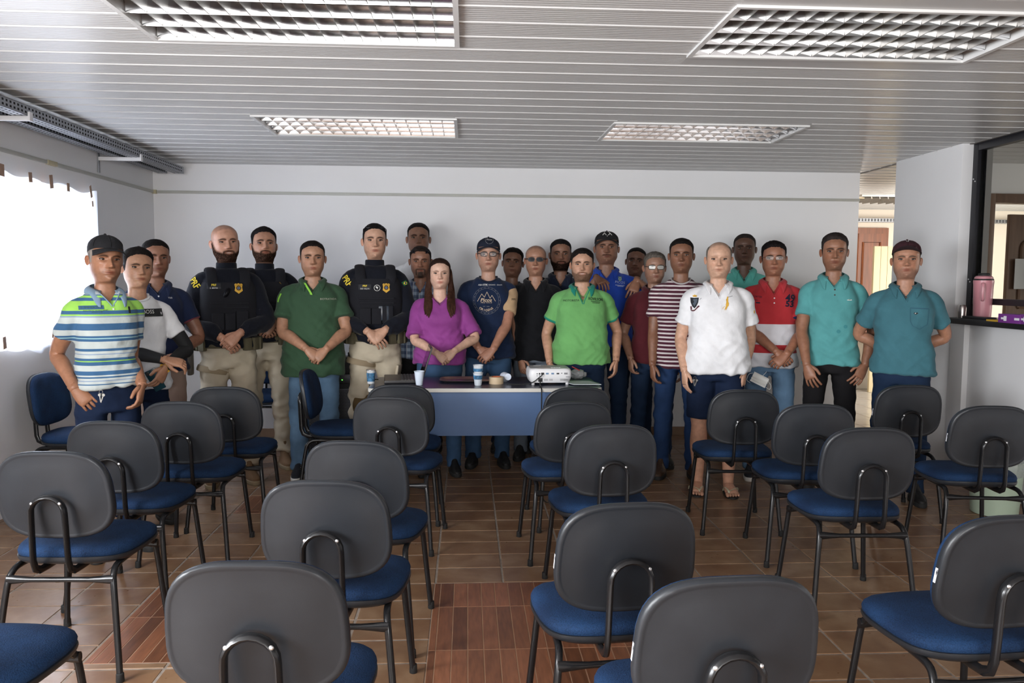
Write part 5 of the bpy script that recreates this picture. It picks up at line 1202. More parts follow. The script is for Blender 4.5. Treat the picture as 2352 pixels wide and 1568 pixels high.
        for sd, dy in ((-1, fs[0]), (1, fs[1])):
            if P.get('shorts'): s.sandal(sd * .105, 0)
            else: s.shoe(sd * (st + .006), .012 + dy, sd * 8 + T.get('toe', 0), T.get('shoe', 'black'))
    def shoe(s, x, y, deg, kind):
        m_up, m_so = SHOES[kind]; r = math.radians(deg); sd = 1 if x > 0 else -1; t = empty('shoe'); t.parent = s.root; t.location = (x, y, 0); t.rotation_euler = (0, 0, r)
        def ol(ins, z, N=28):
            out = []
            for q in np.linspace(0, 2 * PI, N + 1)[:-1]:
                yy = -.095 - (.150 - ins) * math.cos(q) * 1.0 + .03; w_ = (.049 - .010 * max(0, -math.cos(q)) - ins) * abs(math.sin(q)) ** .75; out.append((math.copysign(w_, math.sin(q)), yy, z))
            return out
        so = MB(); so.loft([ol(.004, 0), ol(0, .006), ol(0, .026), ol(.004, .030)]); so.build('sole', m_so, t)
        up = MB(); up.loft([ol(.004, .026), ol(.004, .045), [(x_ * .92, max(y_ * .97, -.19) if y_ < 0 else y_, .06 + .0 * y_) for x_, y_, _ in ol(.008, 0)], [(x_ * .80, y_ * .66 + .012, .078) for x_, y_, _ in ol(.012, 0)], [(x_ * .78, y_ * .42 + .022, .10) for x_, y_, _ in ol(.012, 0)], [(x_ * .72, y_ * .36 + .026, .125 if kind != 'boot' else .22) for x_, y_, _ in ol(.014, 0)]]); up.build('upper', m_up, t)
        la = MB()
        for q in range(4): la.tube([(-.022, -.075 - q * .024 + .02, .092 - q * .0095), (.022, -.085 - q * .024 + .02, .092 - q * .0095)], .003, 6)
        la.build('laces', m_so if kind in ('sneaker',) else m_up, t)
    def sandal(s, x, y):
        sd = 1 if x > 0 else -1; t = empty('flip_flop'); t.parent = s.root; t.location = (x + sd * .012, y, 0)
        so = MB(); R = [[(u, v - .06, z) for u, v in sup(.052, .14, 2.6, 30)] for z in (0.0, .012)]; so.loft(R); so.build('sole', SHOES['black'][0], t)
        st = MB(); st.tube(bez([(-.046, -.02, .012), (-.040, -.06, .045), (-.004 - sd * .018, -.145, .042), (-.004 - sd * .018, -.150, .012)], 5), (.008), 8, flat=.4); st.tube(bez([(.046, -.02, .012), (.040, -.06, .045), (.0 - sd * .018, -.145, .042)], 5), (.008), 8, flat=.4); st.build('strap', mat('cream_rubber', (.66, .62, .44), .5), t)
    # ---- hair, caps, spectacles
    def shell(s, hl, thick, name, m_, noise_=.010, nscale=9.0, top=None, rows=16, par=None, crown=None, rag=0.0):
        P = s.P; n = len(ANG); V = []; F = []; A = ANG; sd0 = P['px'] * .11
        h0 = hl(np.abs(A)) if callable(hl) else np.full(n, hl)
        for r in range(rows + 1):
            t = r / rows; t2 = 1 - (1 - t) ** 1.6; hh = h0 + (1.0 - h0) * t2; hh = np.minimum(hh, .9985)
            x, y, h = head_surface(A, hh, P, feat=False)
            for j in range(n):
                c = Vector((x[j], y[j], h[j])); d = c - Vector((0, .03, .50)); d.normalize()
                th = thick(t, A[j], hh[j]); nz_ = mnoise.noise((x[j] * nscale + sd0, y[j] * nscale, h[j] * nscale)) * .7 + .5 * mnoise.noise((x[j] * nscale * 2.7, y[j] * nscale * 2.7 + sd0, h[j] * nscale * 2.7))
                p = c + d * (th + noise_ * nz_ * min(1, t * 5)); 
                if rag and r == 0: p.z += rag * mnoise.noise((A[j] * 9, sd0, 0))
                V.append(s.hpt(*p))
        for r in range(rows):
            for j in range(n): k = (j + 1) % n; F.append((r * n + j, r * n + k, (r + 1) * n + k, (r + 1) * n + j))
        F.append(tuple(range(rows * n, (rows + 1) * n)))
        return obj(name, V, F, m_, par or s.root)
    def headgear(s):
        P = s.P; st = P.get('hair'); cap = P.get('cap')
        if st:
            hm = hair_material('hair_' + P.get('hairc', '1a1310'), P.get('hairc', '1a1310')); tp, sdt = st.get('top', .045), st.get('sides', .014)
            def thick(t, a, h):
                up = sstep(.60, .90, h); fr = max(0.0, math.cos(a)) ; q = (sdt + (tp - sdt) * up) * min(1.0, .06 + t * 4.5)
                if st.get('quiff'): q += st['quiff'] * fr ** 3 * sstep(.75, .92, h)
                if st.get('part'): q += st['part'] * math.sin(a) * up
                if st.get('bald') is not None: q -= st['bald'] * sstep(.80, .92, h)
                return q
            s.hairo = s.shell(lambda A: hairline(A, st), thick, 'hair', hm, st.get('noise', .012), st.get('nscale', 10), rag=.02)
        if cap:
            cm = cap['mat']
            def ct(t, a, h): return .030 + .035 * sstep(.0, .5, t) + cap.get('tall', .0) * max(0, math.cos(a)) * sstep(.2, .6, t) * (1 - sstep(.75, 1, t))
            co = s.shell(lambda A: np.interp(A, [0, .9, 1.6, 2.4, PI], [cap.get('front', .735), .72, .66, .60, .58]), ct, 'cap', cm, .004, 5, rows=12)
            # seams and button
            b_ = MB(); top = s.hpt(0, .03, 1.068); b_.ball(top, .008, 8, 5); b_.build('cap_button', cm, co)
            for sa in range(6):
                a = sa * PI / 3 + .0; pts = []
                for hh in np.linspace(.76, .995, 10):
                    x, y, h = head_surface(np.array([a if a <= PI else a - 2 * PI]), np.array([hh]), P, False); c = Vector((x[0], y[0], h[0])); d = (c - Vector((0, .03, .50))).normalized(); pts.append(s.hpt(*(c + d * (.030 + .036 * sstep(0, .5, (hh - .72) / .28)))))
                b_ = MB(); b_.tube(pts, .0022, 5); b_.build('cap_seam', cm, co)
            n = 26; rows = 6; V = []; F = []; bl = cap.get('brim', .30); up = cap.get('bup', .0); bt = math.radians(cap.get('turn', 0))
            for i in range(n + 1):
                a = -1.12 + 2.24 * i / n; hh = cap.get('front', .735) + .005; x, y, h = head_surface(np.array([a]), np.array([hh]), P, False); ln = bl * max(0, math.cos(a * 1.18)) ** .55
                for j in range(rows + 1):
                    t = j / rows; dx = x[0] * (1 + .10 + .10 * t); dy = y[0] - .03 - ln * t; dz = hh + .012 - .30 * (dx / .34) ** 2 * .42 * (.5 + .5 * t) - (.10 - up) * t * (1 - .35 * (dx / .4) ** 2)
                    V.append(s.hpt(dx, dy, dz))
            for i in range(n):
                for j in range(rows): a = i * (rows + 1) + j; F.append((a, a + 1, a + rows + 2, a + rows + 1))
            br = obj('brim', V, F, cap.get('brimmat', cm), co); md = br.modifiers.new('t', 'SOLIDIFY'); md.thickness = .004
            s.capo = co
        g = P.get('glasses')
        if g:
            fm, lm = g['frame'], g['lens']; y0 = s.eyey - .075; rx, rz = g.get('rx', .108), g.get('rz', .062); hc, dyy = g.get('h', .495), g.get('dy', 0); tl = g.get('tilt', 0); go = empty('spectacles'); go.parent = s.root; ft = g.get('ft', .0026)
            def gp(x, y, h):
                if tl: dy_ = y - y0; dh = h - hc; y, h = y0 + dy_ * math.cos(tl) - dh * math.sin(tl), hc + dy_ * math.sin(tl) + dh * math.cos(tl)
                return s.hpt(x, y + dyy, h)
            xc = g.get('xc', .138) * P.get('fw', 1.0)
            for sd in (-1, 1):
                pts = [(sd * xc + u, y0 + .35 * (sd * xc + u) ** 2, hc + v * (1 - .10 * sd * u / rx * 0)) for u, v in sup(rx, rz, g.get('n', 3.2), 28)]
                V = [gp(*p) for p in pts]; fr = MB(); fr.tube(V + [V[0], V[1]], ft, 6, cap=False); fr.build('rim', fm, go)
                ctr = gp(sd * xc, y0 + .35 * xc * xc - .006, hc); obj('lens', [ctr] + V, [(0, i + 1, (i + 1) % 28 + 1) for i in range(28)], lm, go)
                tp = MB(); ex = .355 * P.get('fw', 1.0); tp.tube([gp(sd * (xc + rx), y0 + .35 * (xc + rx) ** 2, hc + .02), gp(sd * ex, y0 + .12, hc + .03), gp(sd * (ex + .005), .0, hc + .03), gp(sd * (ex - .01), .12, hc + .0)], ft, 6); tp.build('temple_arm', fm, go)
            br = MB(); br.tube([gp(-xc + rx, y0 + .01, hc + .02), gp(0, y0 - .008, hc + .032), gp(xc - rx, y0 + .01, hc + .02)], ft, 6); br.build('bridge', fm, go)
# ------------------------------------------------------------------ people: the group
SHOES = {'black': (mat('black_shoe', (.014, .013, .013), .5), mat('black_sole', (.02, .02, .02), .7)),
         'sneaker': (mat('black_canvas', (.012, .013, .018), .8), mat('white_sole', (.62, .60, .56), .6)),
         'boot': (mat('tan_boot', (.17, .095, .045), .7), mat('tan_sole', (.26, .20, .12), .8)),
         'brown': (mat('brown_shoe', (.055, .03, .018), .5), mat('black_sole', None))}
H = lin
def cm(name, c, **k): return cloth_material(name, H(c), **k)
J_dark = denim('dark_denim', H('1c2c44')); J_mid = denim('mid_denim', H('3a5473'), .16); J_light = denim('light_denim', H('5c7893'), .22); J_navy = denim('navy_denim', H('18243c'))
J_blk = mat('black_trousers', H('1b1a1c'), .85, spec=.2, var=.15, vscale=6); J_khaki = mat('khaki_trousers', H('bdb29d'), .85, spec=.15, var=.08, vscale=8, bump=.4, bscale=16, bdist=.012); J_beige = mat('beige_trousers', H('a38d80'), .85, spec=.15, var=.08, vscale=8); J_grey = denim('grey_denim', H('6c7580'), .08)
M_yel = mat('yellow_print', H('e0c83a'), .6); M_whi = mat('white_print', H('e8e8e4'), .6); M_gold = mat('gold_thread', H('d8a838'), .5); M_blkp = mat('black_print', H('101214'), .6); M_grn = mat('green_print', H('2c5034'), .7)
SHORT = dict(front=.835, temple=.775, side=.42, nape=.13, top=.050, sides=.014); CROP = dict(front=.83, temple=.765, side=.42, nape=.16, top=.034, sides=.008)
G = []
def add(**k): G.append(Person(k)); return G[-1]
UB, LG, GY, CT = H('3c6288'), H('98cf5c'), H('aab4b8'), H('bcc4c2')
_s1 = (atY(236, 533, 4.15)[2] - .028) / 1.74; GB = H('8a9cb4'); LB = H('9cc4c8')
_px1 = [(900, CT), (893, UB), (889, CT), (886, UB), (883, CT), (878, GB), (875, CT), (870, UB), (867, CT), (864, UB), (854, CT), (841, UB), (833, LG), (831, UB), (825, CT), (817, GB), (814, CT), (808, UB), (802, CT), (786, UB), (780, LB), (778, UB), (773, CT), (760, UB), (745, CT), (730, GB), (727, LG), (723, UB), (715, LG), (692, UB), (685, LG), (680, UB)]
stripes1 = [(atY(236, y, 4.0)[2] / _s1, c) for y, c in _px1][1:]; stripes1[0] = (.80, CT); stripes1 = stripes1[:31] + [(atY(236, 677.5, 4.0)[2] / _s1, GY)]
p1 = add(px=236, top=533, Y=4.15, yaw=22, extra=.028, lean=.0, label='man in green and blue striped polo and black cap by the window', skin='a06c4c', age=1.0, nose=1.1, fw=.97, hairc='8a8078', brow='2a1c14', hair=dict(front=.86, temple=.80, side=.42, nape=.12, top=.01, sides=.014), head=(-4, 0, 2), wide=.90,
    cap=dict(mat=mat('black_cap_cloth', (.008, .008, .010), .9, bump=.2), turn=0, bup=.04), a=dict(w=(172, 893), fwd=.14, pole=(-.25, .95, 0), d=(.55, -.35, -.78), n=(-.4, -.8, .3), t=(.6, 0, .6), curl=.35), b=dict(w=(326, 884), fwd=.02, pole=(.1, 1, 0), d=(-.25, -.2, -1), n=(.8, -.6, 0), t=(-.6, -.8, .1), curl=.6), stubble=.25,
    shirt=dict(mat=cloth_material('striped_polo', CT, ramp=stripes1), hempx=893, collar=cm('greyblue_collar', '7f97ac'), v=(1.373, .056), buttons=(1.355,), ease=.014, sleeve=.60, cuffw=1.05, wrinkle=1.2), pants=dict(mat=J_navy))
p2 = add(px=311, top=567, Y=4.65, yaw=12, extra=.014, label='young man in white tee with a black chest band beside the striped polo', skin='b27f5e', age=.1, hairc='140e0c', hair=dict(SHORT, top=.075, quiff=.02, sides=.012), head=(5, -3, 3), wide=.94, arm=.92, jaw=-.03,
    a=dict(w=(381, 826), fwd=.16, pole=(-.4, .5, -.8), d=(.75, -.2, -.2), n=(0, -.6, .8), t=(0, -1, .2), curl=.7), b=dict(w=(381, 843), fwd=.12, pole=(.9, .5, -.2), d=(-.45, -.1, -.85), n=(.6, -.8, 0), t=(-.6, -.6, .4), curl=.5),
    shirt=dict(mat=cm('white_tee', 'e2e2e4'), hempx=898, band=cm('white_tee', 'e2e2e4'), scoop=1.418, ease=.012, sleeve=.62), pants=dict(mat=J_navy))
p3 = add(px=355, top=547, Y=5.15, yaw=10, extra=.012, label='man in navy polo standing behind the white printed tee', skin='8f5f45', age=.5, hairc='120e0d', hair=dict(CROP), head=(4, 0, 0), wide=.98, stubble=.3,
    a=dict(pose='side'), b=dict(w=(406, 815), fwd=.14, pole=(.9, .5, -.2), d=(-.6, -.2, -.6), n=(0, -.9, .4), t=(0, 0, 1), curl=.7),
    shirt=dict(mat=cm('navy_polo', '1b2540', cuff=H('7c3a44'), cuff_at=.955), hem=.88, collar=cm('navy_polo', '1b2540'), v=(1.378, .056), buttons=(1.40, 1.37)), pants=dict(mat=J_beige, shoe='brown'))
# officers
NV = '10131d'
def officer(**k):
    d = dict(shirt=dict(mat=cm('black_uniform', NV), name='jacket', hem=.93, sleeve=1.93, ease=.016, sr=1.06, wrinkle=1.2), pants=dict(mat=J_khaki, r=1.06, wrinkle=2.5, shoe='boot', end=.10), wide=1.05)
    d.update(k); return add(**d)
M_vest = mat('black_vest_cloth', H('12131a'), .9, bump=.35, bscale=300, bdist=.001); M_belt = mat('olive_webbing', H('5a5440'), .85, bump=.3, bscale=200); M_holster = mat('dark_earth_polymer', H('4c453c'), .5)
def vest(p, straps=True):
    P = p.P; R = []
    for z in (1.045, 1.06, 1.12, 1.2, 1.28, 1.33, 1.36):
        W, F, B = torso_at(z, P, .034); W *= 1.0 if z < 1.25 else .92 - .5 * max(0, z - 1.30); R.append(ring(z, W, F + .008, B, 3.0, 44))
    mb = MB(); mb.loft(R); ve = mb.build('vest', M_vest, p.root)
    for sd in (-1, 1):
        pts = bez([(sd * .095, -.135, 1.33), (sd * .105, -.118, 1.385), (sd * .105, -.065, 1.435), (sd * .105, .02, 1.45), (sd * .105, .09, 1.42), (sd * .10, .13, 1.34)], 5)
        mb = MB(); mb.tube(pts, [(.034, .010)] * len(pts), 10, up=(0, -1, .3)); mb.build('shoulder_strap', M_vest, ve)
    W, F, B = torso_at(1.14, P, .034)
    for x0, z0, w_, h_ in ((-.075, 1.105, .075, .11), (.0, 1.105, .065, .11), (.075, 1.115, .075, .12), (0, 1.225, .24, .012), (0, 1.195, .24, .012)):
        y0 = -F - .022 + .35 * x0 * x0
        o = MB().box((0, 0, 0), (w_, .03 if h_ > .05 else .008, h_)).build('pouch' if h_ > .05 else 'webbing_row', M_vest, ve, bevel=.006 if h_ > .05 else .002); o.location = (x0, y0, z0); o.rotation_euler = (0, 0, x0 * .7)
    tb = MB(); tb.lathe([(.064, 1.43), (.068, 1.44), (.066, 1.485), (.062, 1.492), (.058, 1.485)], 28); tb.build('turtleneck', cm('black_uniform', NV), p.root)
    # everything printed lies on vest or jacket
    bm = bmesh.new(); bm.from_mesh(ve.data); vv = [v.co.copy() for v in bm.verts]; ff = [[v.index for v in f.verts] for f in bm.faces]; bm.free()
    p.jb = p.bvh; p.vb = BVHTree.FromPolygons(vv, ff); p.vest = ve
    return ve
SHIELD = [(-.5, .5), (-.36, .62), (-.18, .55), (0, .66), (.18, .55), (.36, .62), (.5, .5), (.42, .1), (.5, -.3), (.2, -.52), (0, -.68), (-.2, -.52), (-.5, -.3), (-.42, .1)]
def badge(p, x, z, k=.05):
    p.bvh = p.vb; p.poly(SHIELD, M_gold, 'badge', x, z, k, off=.005); p.ringd(.2 * k, .30 * k, M_vest, 'badge_ring', x, z + .002, off=.007, n=20); p.poly([(.17 * math.cos(t), .17 * math.sin(t)) for t in np.linspace(0, 2 * PI, 11)[:-1]], mat('badge_blue', H('3a5a8c'), .5), 'badge_centre', x, z + .002, k, off=.008)
    p.text('POLICIA', .010, x, z + .0205 * k / .05, M_vest, off=.009, name='badge_lettering')
def nametag(p, x, z, w_=.085):
    p.bvh = p.vb; p.patch(x, z, w_, .036, mat('tag_black', H('1b1d22'), .7), 'name_patch', off=.004); p.text('PRF', .019, x, z + .007, M_yel, off=.006, bold=.0004); 
def belt(p, z=.955, holster=None):
    W, F, B = torso_at(z, p.P, .030); R = [ring(zz, W, F, B, 2.4, 44) for zz in (z - .03, z + .03)]; mb = MB(); mb.loft(R, False, False); b_ = mb.build('duty_belt', M_belt, p.root); md = b_.modifiers.new('t', 'SOLIDIFY'); md.thickness = .006
    for a in (-2.1, -1.25, -.95, .55, .9, 1.25, 1.7):
        x, y = W * math.sin(a), -F * math.cos(a) if math.cos(a) > 0 else -B * math.cos(a); o = MB().box((0, 0, 0), (.055, .034, .085)).build('belt_pouch', M_belt, b_, bevel=.008); o.location = (x * 1.06, y * 1.06, z - .006); o.rotation_euler = (0, 0, a)
    if holster:
        sd = holster; h_ = empty('holster'); h_.parent = p.root; h_.location = (sd * (W + .045), -.02, z - .09); h_.rotation_euler = (0, 0, sd * .3)
        boxes('sheath', [((-.016, -.03, -.12), (.016, .035, .06))], M_holster, h_, bevel=.010); boxes('pistol_grip', [((-.013, .005, .05), (.013, .045, .125))], M_rubber, h_, bevel=.006); boxes('retention_hood', [((-.024, -.038, .03), (.024, .0, .075))], M_holster, h_, bevel=.006)
        boxes('hanger', [((-.018 * 1, -.02, .05), (.008, .02, .10))], M_holster, h_, bevel=.004)
        pts = [(sd * .098 + .100 * math.cos(t), -.002 - .100 * math.sin(t), .775 + .02 * math.cos(t) * sd) for t in np.linspace(0, 2 * PI, 25)]
        mb = MB(); mb.tube(pts, [(.004, .020)] * 25, 8, up=(0, 0, 1), cap=False); mb.build('thigh_strap', mat('tan_strap', H('93836a'), .8), p.root)
p4 = officer(px=518, top=517, Y=5.55, yaw=8, label='bald bearded police officer in black vest, smiling, with tan holster', skin='b98468', hairc='241713', beard='full', beard_t=.028, beardc='1c1210', age=.3, smile=1, teeth=1, fw=1.0, eye=.75, head=(6, -2, -3), scalp=dict(CROP, amt=.25),
    a=dict(w=(510, 776), fwd=.24, pose='clasp'), b=dict(w=(549, 766), fwd=.22, pose='clasp'))
p5 = officer(px=606, top=521, Y=6.0, yaw=4, extra=.015, label='dark-haired bearded police officer standing behind the bald one', skin='b48062', hairc='151010', hair=dict(SHORT, top=.07, quiff=.03), beard='full', beard_t=.025, age=.3, head=(4, -10, 0),
    a=dict(w=(600, 742), fwd=.22, pose='clasp'), b=dict(w=(630, 742), fwd=.20, pose='clasp'))
p6 = add(px=717, top=551, Y=5.70, hs=1.04, yaw=2, extra=.010, label='man in dark green polo and jeans behind the sideways chair', skin='b07f60', hairc='191413', hair=dict(CROP, front=.835, top=.03), age=.5, head=(2, -1, 0), wide=1.10, belly=.035, neck=1.08, cheek=.01, stubble=.12, arm=1.08,
    a=dict(w=(704, 801), fwd=.24, pose='clasp'), b=dict(w=(748, 803), fwd=.22, pose='clasp'),
    shirt=dict(mat=cm('dark_green_polo', '37523c'), hempx=865, collar=cm('dark_green_polo', '37523c'), v=(1.358, .056), ease=.016, sleeve=.66, cuffw=1.15, flare=.01), pants=dict(mat=J_light, shoe='sneaker', r=1.05))
p7 = officer(px=860, top=511, Y=5.88, yaw=4, extra=.012, label='young clean-shaven police officer with sunglasses pushed up on his head', skin='c39478', hairc='141010', hair=dict(CROP, top=.03), age=.05, head=(0, -2, 0), fw=.95,
    a=dict(w=(846, 762), fwd=.24, pose='clasp', curl=.4), b=dict(w=(884, 758), fwd=.22, pose='clasp'), glasses=dict(frame=M_black, lens=M_dark, h=.905, dy=.16, tilt=-.95, rz=.058, rx=.115, ft=.003))
p8 = add(px=961, top=510, Y=6.72, extra=.012, label='tall man in white tee at the very back behind the plaid shirt', skin='8a6049', hairc='151110', hair=dict(CROP, front=.835, top=.03), age=.4, head=(0, -4, 0), wide=.98, stubble=.25, shirt=dict(mat=cm('white_tee', 'e2e2e4'), band=cm('white_tee', 'e2e2e4'), scoop=1.418), pants=dict(mat=J_dark))
p9 = add(px=966, top=560, Y=6.22, yaw=-4, extra=.02, label='man in plaid shirt with grey goatee and sunglasses on his head', skin='8d5f47', hairc='221a17', hair=dict(CROP, top=.025), beard='goatee', beard_t=.03, beardc='4a4440', age=.9, head=(3, 2, 0),
    glasses=dict(frame=M_black, lens=M_dark, h=.83, dy=.10, tilt=-.55, rz=.062, rx=.125, ft=.0032), a=dict(pose='side'), b=dict(pose='side'),
    shirt=dict(mat=cloth_material('plaid_shirt', H('9fb0c4'), plaid=((0, .05, .5, H('1e2e54')), (2, .05, .5, H('24355c')), (0, .05, .9, H('e8e8e8')))), hem=.84, collar=cloth_material('plaid_shirt', None), v=(1.348, .056)), pants=dict(mat=J_blk))
p10 = add(px=1010, top=590, Y=5.76, extra=.014, label='woman in magenta blouse with long hair behind the table', skin='d3a78f', lip=(.85, .50, .50), hairc='2a1a14', hair=dict(front=.84, temple=.76, side=.30, nape=.0, top=.035, sides=.022, noise=.006), brow='3a261c', browt=.011, age=.05, head=(2, 0, 0), wide=1.06, belly=.03, bust=.035, cheek=.012, arm=.95, fw=1.0, nose=.85, hand=.9, hs=.98,
    a=dict(w=(1003, 811), fwd=.25, pose='clasp'), b=dict(w=(1044, 806), fwd=.23, pose='clasp'),
    shirt=dict(mat=cm('magenta_blouse', '8b3f86', rough=.7), name='blouse', hempx=838, v=(1.37, .085), ease=.016, sleeve=.90, sr=1.02, cuffw=1.05, wrinkle=1.1), pants=dict(mat=J_mid, r=1.0, shoe='black'))
p11 = add(px=1122, top=541, Y=6.02, extra=.030, label='man in dark blue printed tee with tan sleeve, glasses and navy cap', skin='b98a72', hairc='2a2422', hair=dict(front=.86, temple=.80, side=.44, nape=.14, top=.01, sides=.010), age=.6, head=(0, -2, 0), wide=1.03, cap=dict(mat=mat('navy_cap_cloth', H('141a2c'), .9, bump=.2), bup=.06, brim=.24), glasses=dict(frame=M_black, lens=M_lens, rx=.112, rz=.062, ft=.003),
    a=dict(w=(1100, 800), fwd=.24, pose='clasp'), b=dict(w=(1132, 803), fwd=.26, pose='clasp'), armt=(.85, .72, .66),
    shirt=dict(mat=cloth_material('swirl_blue_tee', H('16243f'), block=H('b89a78')), hempx=822, band=cm('dark_band', '141c30'), scoop=1.418, sleeve=.68, ease=.014), pants=dict(mat=J_mid, shoe='black', r=1.05))
p12 = add(px=1176, top=568, Y=6.55, extra=.014, label='dark-haired man half hidden behind the tan sleeve', skin='7d553f', hairc='130f0d', hair=dict(SHORT, top=.065, noise=.022), age=.3, head=(-4, -6, 3), stubble=.2, shirt=dict(mat=cm('dark_tee', '1c2430'), band=cm('dark_tee', '1c2430'), scoop=1.418), pants=dict(mat=J_dark))
p13 = add(px=1231, top=564, Y=6.25, label='balding man in black polo wearing dark sunglasses', skin='a8775c', hairc='2a2220', scalp=dict(front=.9, temple=.82, side=.46, nape=.14, amt=.35), age=.6, head=(-2, -1, 0), wide=1.02, belly=.02, neck=1.08, cheek=.02, glasses=dict(frame=M_black, lens=M_dark, rx=.112, rz=.060, h=.50, ft=.0035, n=2.6),
    a=dict(w=(1196, 838), fwd=.10, d=(.2, -.3, -.9), n=(-.7, -.7, 0), curl=.6), b=dict(pose='side'), shirt=dict(mat=cm('black_polo', '141519'), hempx=828, collar=cm('black_polo', '141519'), v=(1.363, .056)), pants=dict(mat=J_grey, shoe='black'))
p14 = add(px=1288, top=548, Y=6.5, extra=.012, label='bearded man in dark navy shirt behind the sunglasses wearer', skin='8a5f48', hairc='120f0f', hair=dict(SHORT, top=.045), beard='full', beard_t=.024, age=.3, head=(2, -2, 0), shirt=dict(mat=cm('navy_print_shirt', '1a2134'), collar=cm('navy_print_shirt', '1a2134'), v=(1.348, .056)), pants=dict(mat=J_dark))
p15 = add(px=1338, top=568, Y=5.72, yaw=3, extra=.014, label='smiling man in bright green polo with teal collar behind the projector', skin='bd8d70', hairc='17110f', hair=dict(SHORT, front=.835, temple=.73, top=.05), beard='full', beard_t=.010, bearda=.62, age=.1, smile=1, teeth=1, eye=.8, head=(-4, -1, 0), wide=1.10, belly=.035, neck=1.08, cheek=.018, jaw=.03,
    a=dict(w=(1262, 832), fwd=.05, curl=.5), b=dict(w=(1415, 826), fwd=.06, curl=.5), shirt=dict(mat=cm('bright_green_polo', '6aa562', cuff=H('1f7d68'), cuff_at=.90), hempx=838, collar=cm('teal_collar', '1f8270'), v=(1.328, .056), ease=.016, sleeve=.60, flare=.008), pants=dict(mat=J_dark, r=1.05))
p16 = add(px=1394, top=527, Y=6.38, extra=.030, label='man in royal blue polo and black cap resting hands on neighbours', skin='8c6049', hairc='181312', hair=dict(front=.86, temple=.80, side=.44, nape=.14, top=.01, sides=.010), beard='moustache', beard_t=.012, bearda=.7, age=.5, fw=1.06, jaw=.05, cheek=.02, head=(0, -5, 0), wide=1.10, belly=.03, neck=1.1, cap=dict(mat=mat('black_cap_cloth', None), bup=.05, brim=.22),
    a=dict(w=(1372, 638), fwd=.30, pole=(-.5, .4, -.8), d=(.35, -.75, -.35), n=(-.2, -.2, 1), t=(1, 0, 0), curl=.7), b=dict(w=(1462, 645), fwd=.30, pole=(1, .3, -.6), d=(-.25, -.5, -.75), n=(.1, -.85, .5), t=(-1, 0, 0), curl=.45, spread=.05),
    shirt=dict(mat=cm('royal_blue_polo', '2448ac'), hem=.86, collar=cm('royal_blue_polo', '2448ac'), v=(1.363, .056), sleeve=.66, ease=.014), pants=dict(mat=J_dark))
p17 = add(px=1459, top=567, Y=6.75, extra=.010, label='man whose head alone shows behind the grey-haired glasses wearer', skin='7b5340', hairc='161211', hair=dict(CROP, front=.84, temple=.78, top=.025), age=.5, head=(-4, -4, 4), beard='moustache', beard_t=.008, bearda=.5, shirt=dict(mat=cm('red_tee', '7a2230'), band=cm('red_tee', '7a2230'), scoop=1.418), pants=dict(mat=J_dark))
p18 = add(px=1504, top=576, Y=5.98, extra=.016, yaw=4, label='grey-haired man with large glasses in maroon polo', skin='9c715a', hairc='5c5650', hair=dict(SHORT, top=.055, sides=.022, noise=.02), brow='4a4440', age=.9, head=(2, 0, 0), glasses=dict(frame=mat('dark_frame', H('3a302a'), .4), lens=mat('reflecting_lens', (.75, .78, .74), .04, alpha=.45, spec=.9), rx=.122, rz=.072, ft=.0028, n=3.6), stubble=.2,
    a=dict(w=(1448, 822), fwd=.10, curl=.7), b=dict(pose='side'), shirt=dict(mat=cm('maroon_polo', '521d24'), hempx=836, collar=cm('maroon_polo', '521d24'), v=(1.348, .056), sleeve=.66, ease=.014), pants=dict(mat=J_dark))
p19 = add(px=1566, top=545, Y=5.62, extra=.014, label='man in maroon and white striped tee beside the white polo', skin='85583f', hairc='15110f', hair=dict(SHORT, front=.835, top=.04), age=.7, head=(-2, -2, 0), wide=1.0, stubble=.15, lip=(.72, .5, .5),
    a=dict(w=(1498, 848), fwd=.08, curl=.6), b=dict(pose='side'), shirt=dict(mat=cloth_material('maroon_stripe_tee', H('4b2130'), rep=(.0285, .42, H('cfc6c6'))), hempx=845, band=cm('grey_band', 'a8a0a0'), scoop=1.418, sleeve=.62, ease=.016), pants=dict(mat=J_mid if False else denim('blue_denim', H('22375a'), .05), shoe='brown'))
p20 = add(px=1652, top=556, Y=5.18, yaw=2, label='balding man in white polo, denim shorts and flip-flops', skin='c99a7d', hairc='6a625a', scalp=dict(front=.88, temple=.80, side=.48, nape=.14, amt=.35), hair=dict(front=.90, temple=.84, side=.46, nape=.14, top=.012, sides=.012, bald=.02, noise=.006), brow='8a7060', browa=.45, age=.9, head=(-3, 0, 0), wide=1.08, belly=.03, neck=1.05, jaw=.03, shorts=True, arm=1.08,
    a=dict(w=(1572, 850), fwd=.05, curl=.35), b=dict(w=(1709, 852), fwd=.06, curl=.4), lip=(.80, .62, .58), shirt=dict(mat=cm('white_polo', 'e6e6e8'), hempx=858, collar=cm('white_polo', 'e6e6e8'), v=(1.358, .056), placket=(1.308, .085, cm('white_polo', 'e6e6e8')), buttons=(1.335, 1.30), ease=.018, sleeve=.64, cuffw=1.12, flare=.012), pants=dict(mat=J_navy))
p21 = add(px=1711, top=535, Y=6.5, extra=.010, label='dark-skinned man in teal polo behind the white and red polos', skin='5f4030', hairc='2a2422', hair=dict(CROP, front=.835, top=.022, sides=.012), age=.6, head=(-2, -3, 0), lip=(.8, .6, .6), shirt=dict(mat=cm('mint_polo', '5fb5a8'), collar=cm('mint_polo', '5fb5a8'), v=(1.348, .056)), pants=dict(mat=J_dark))
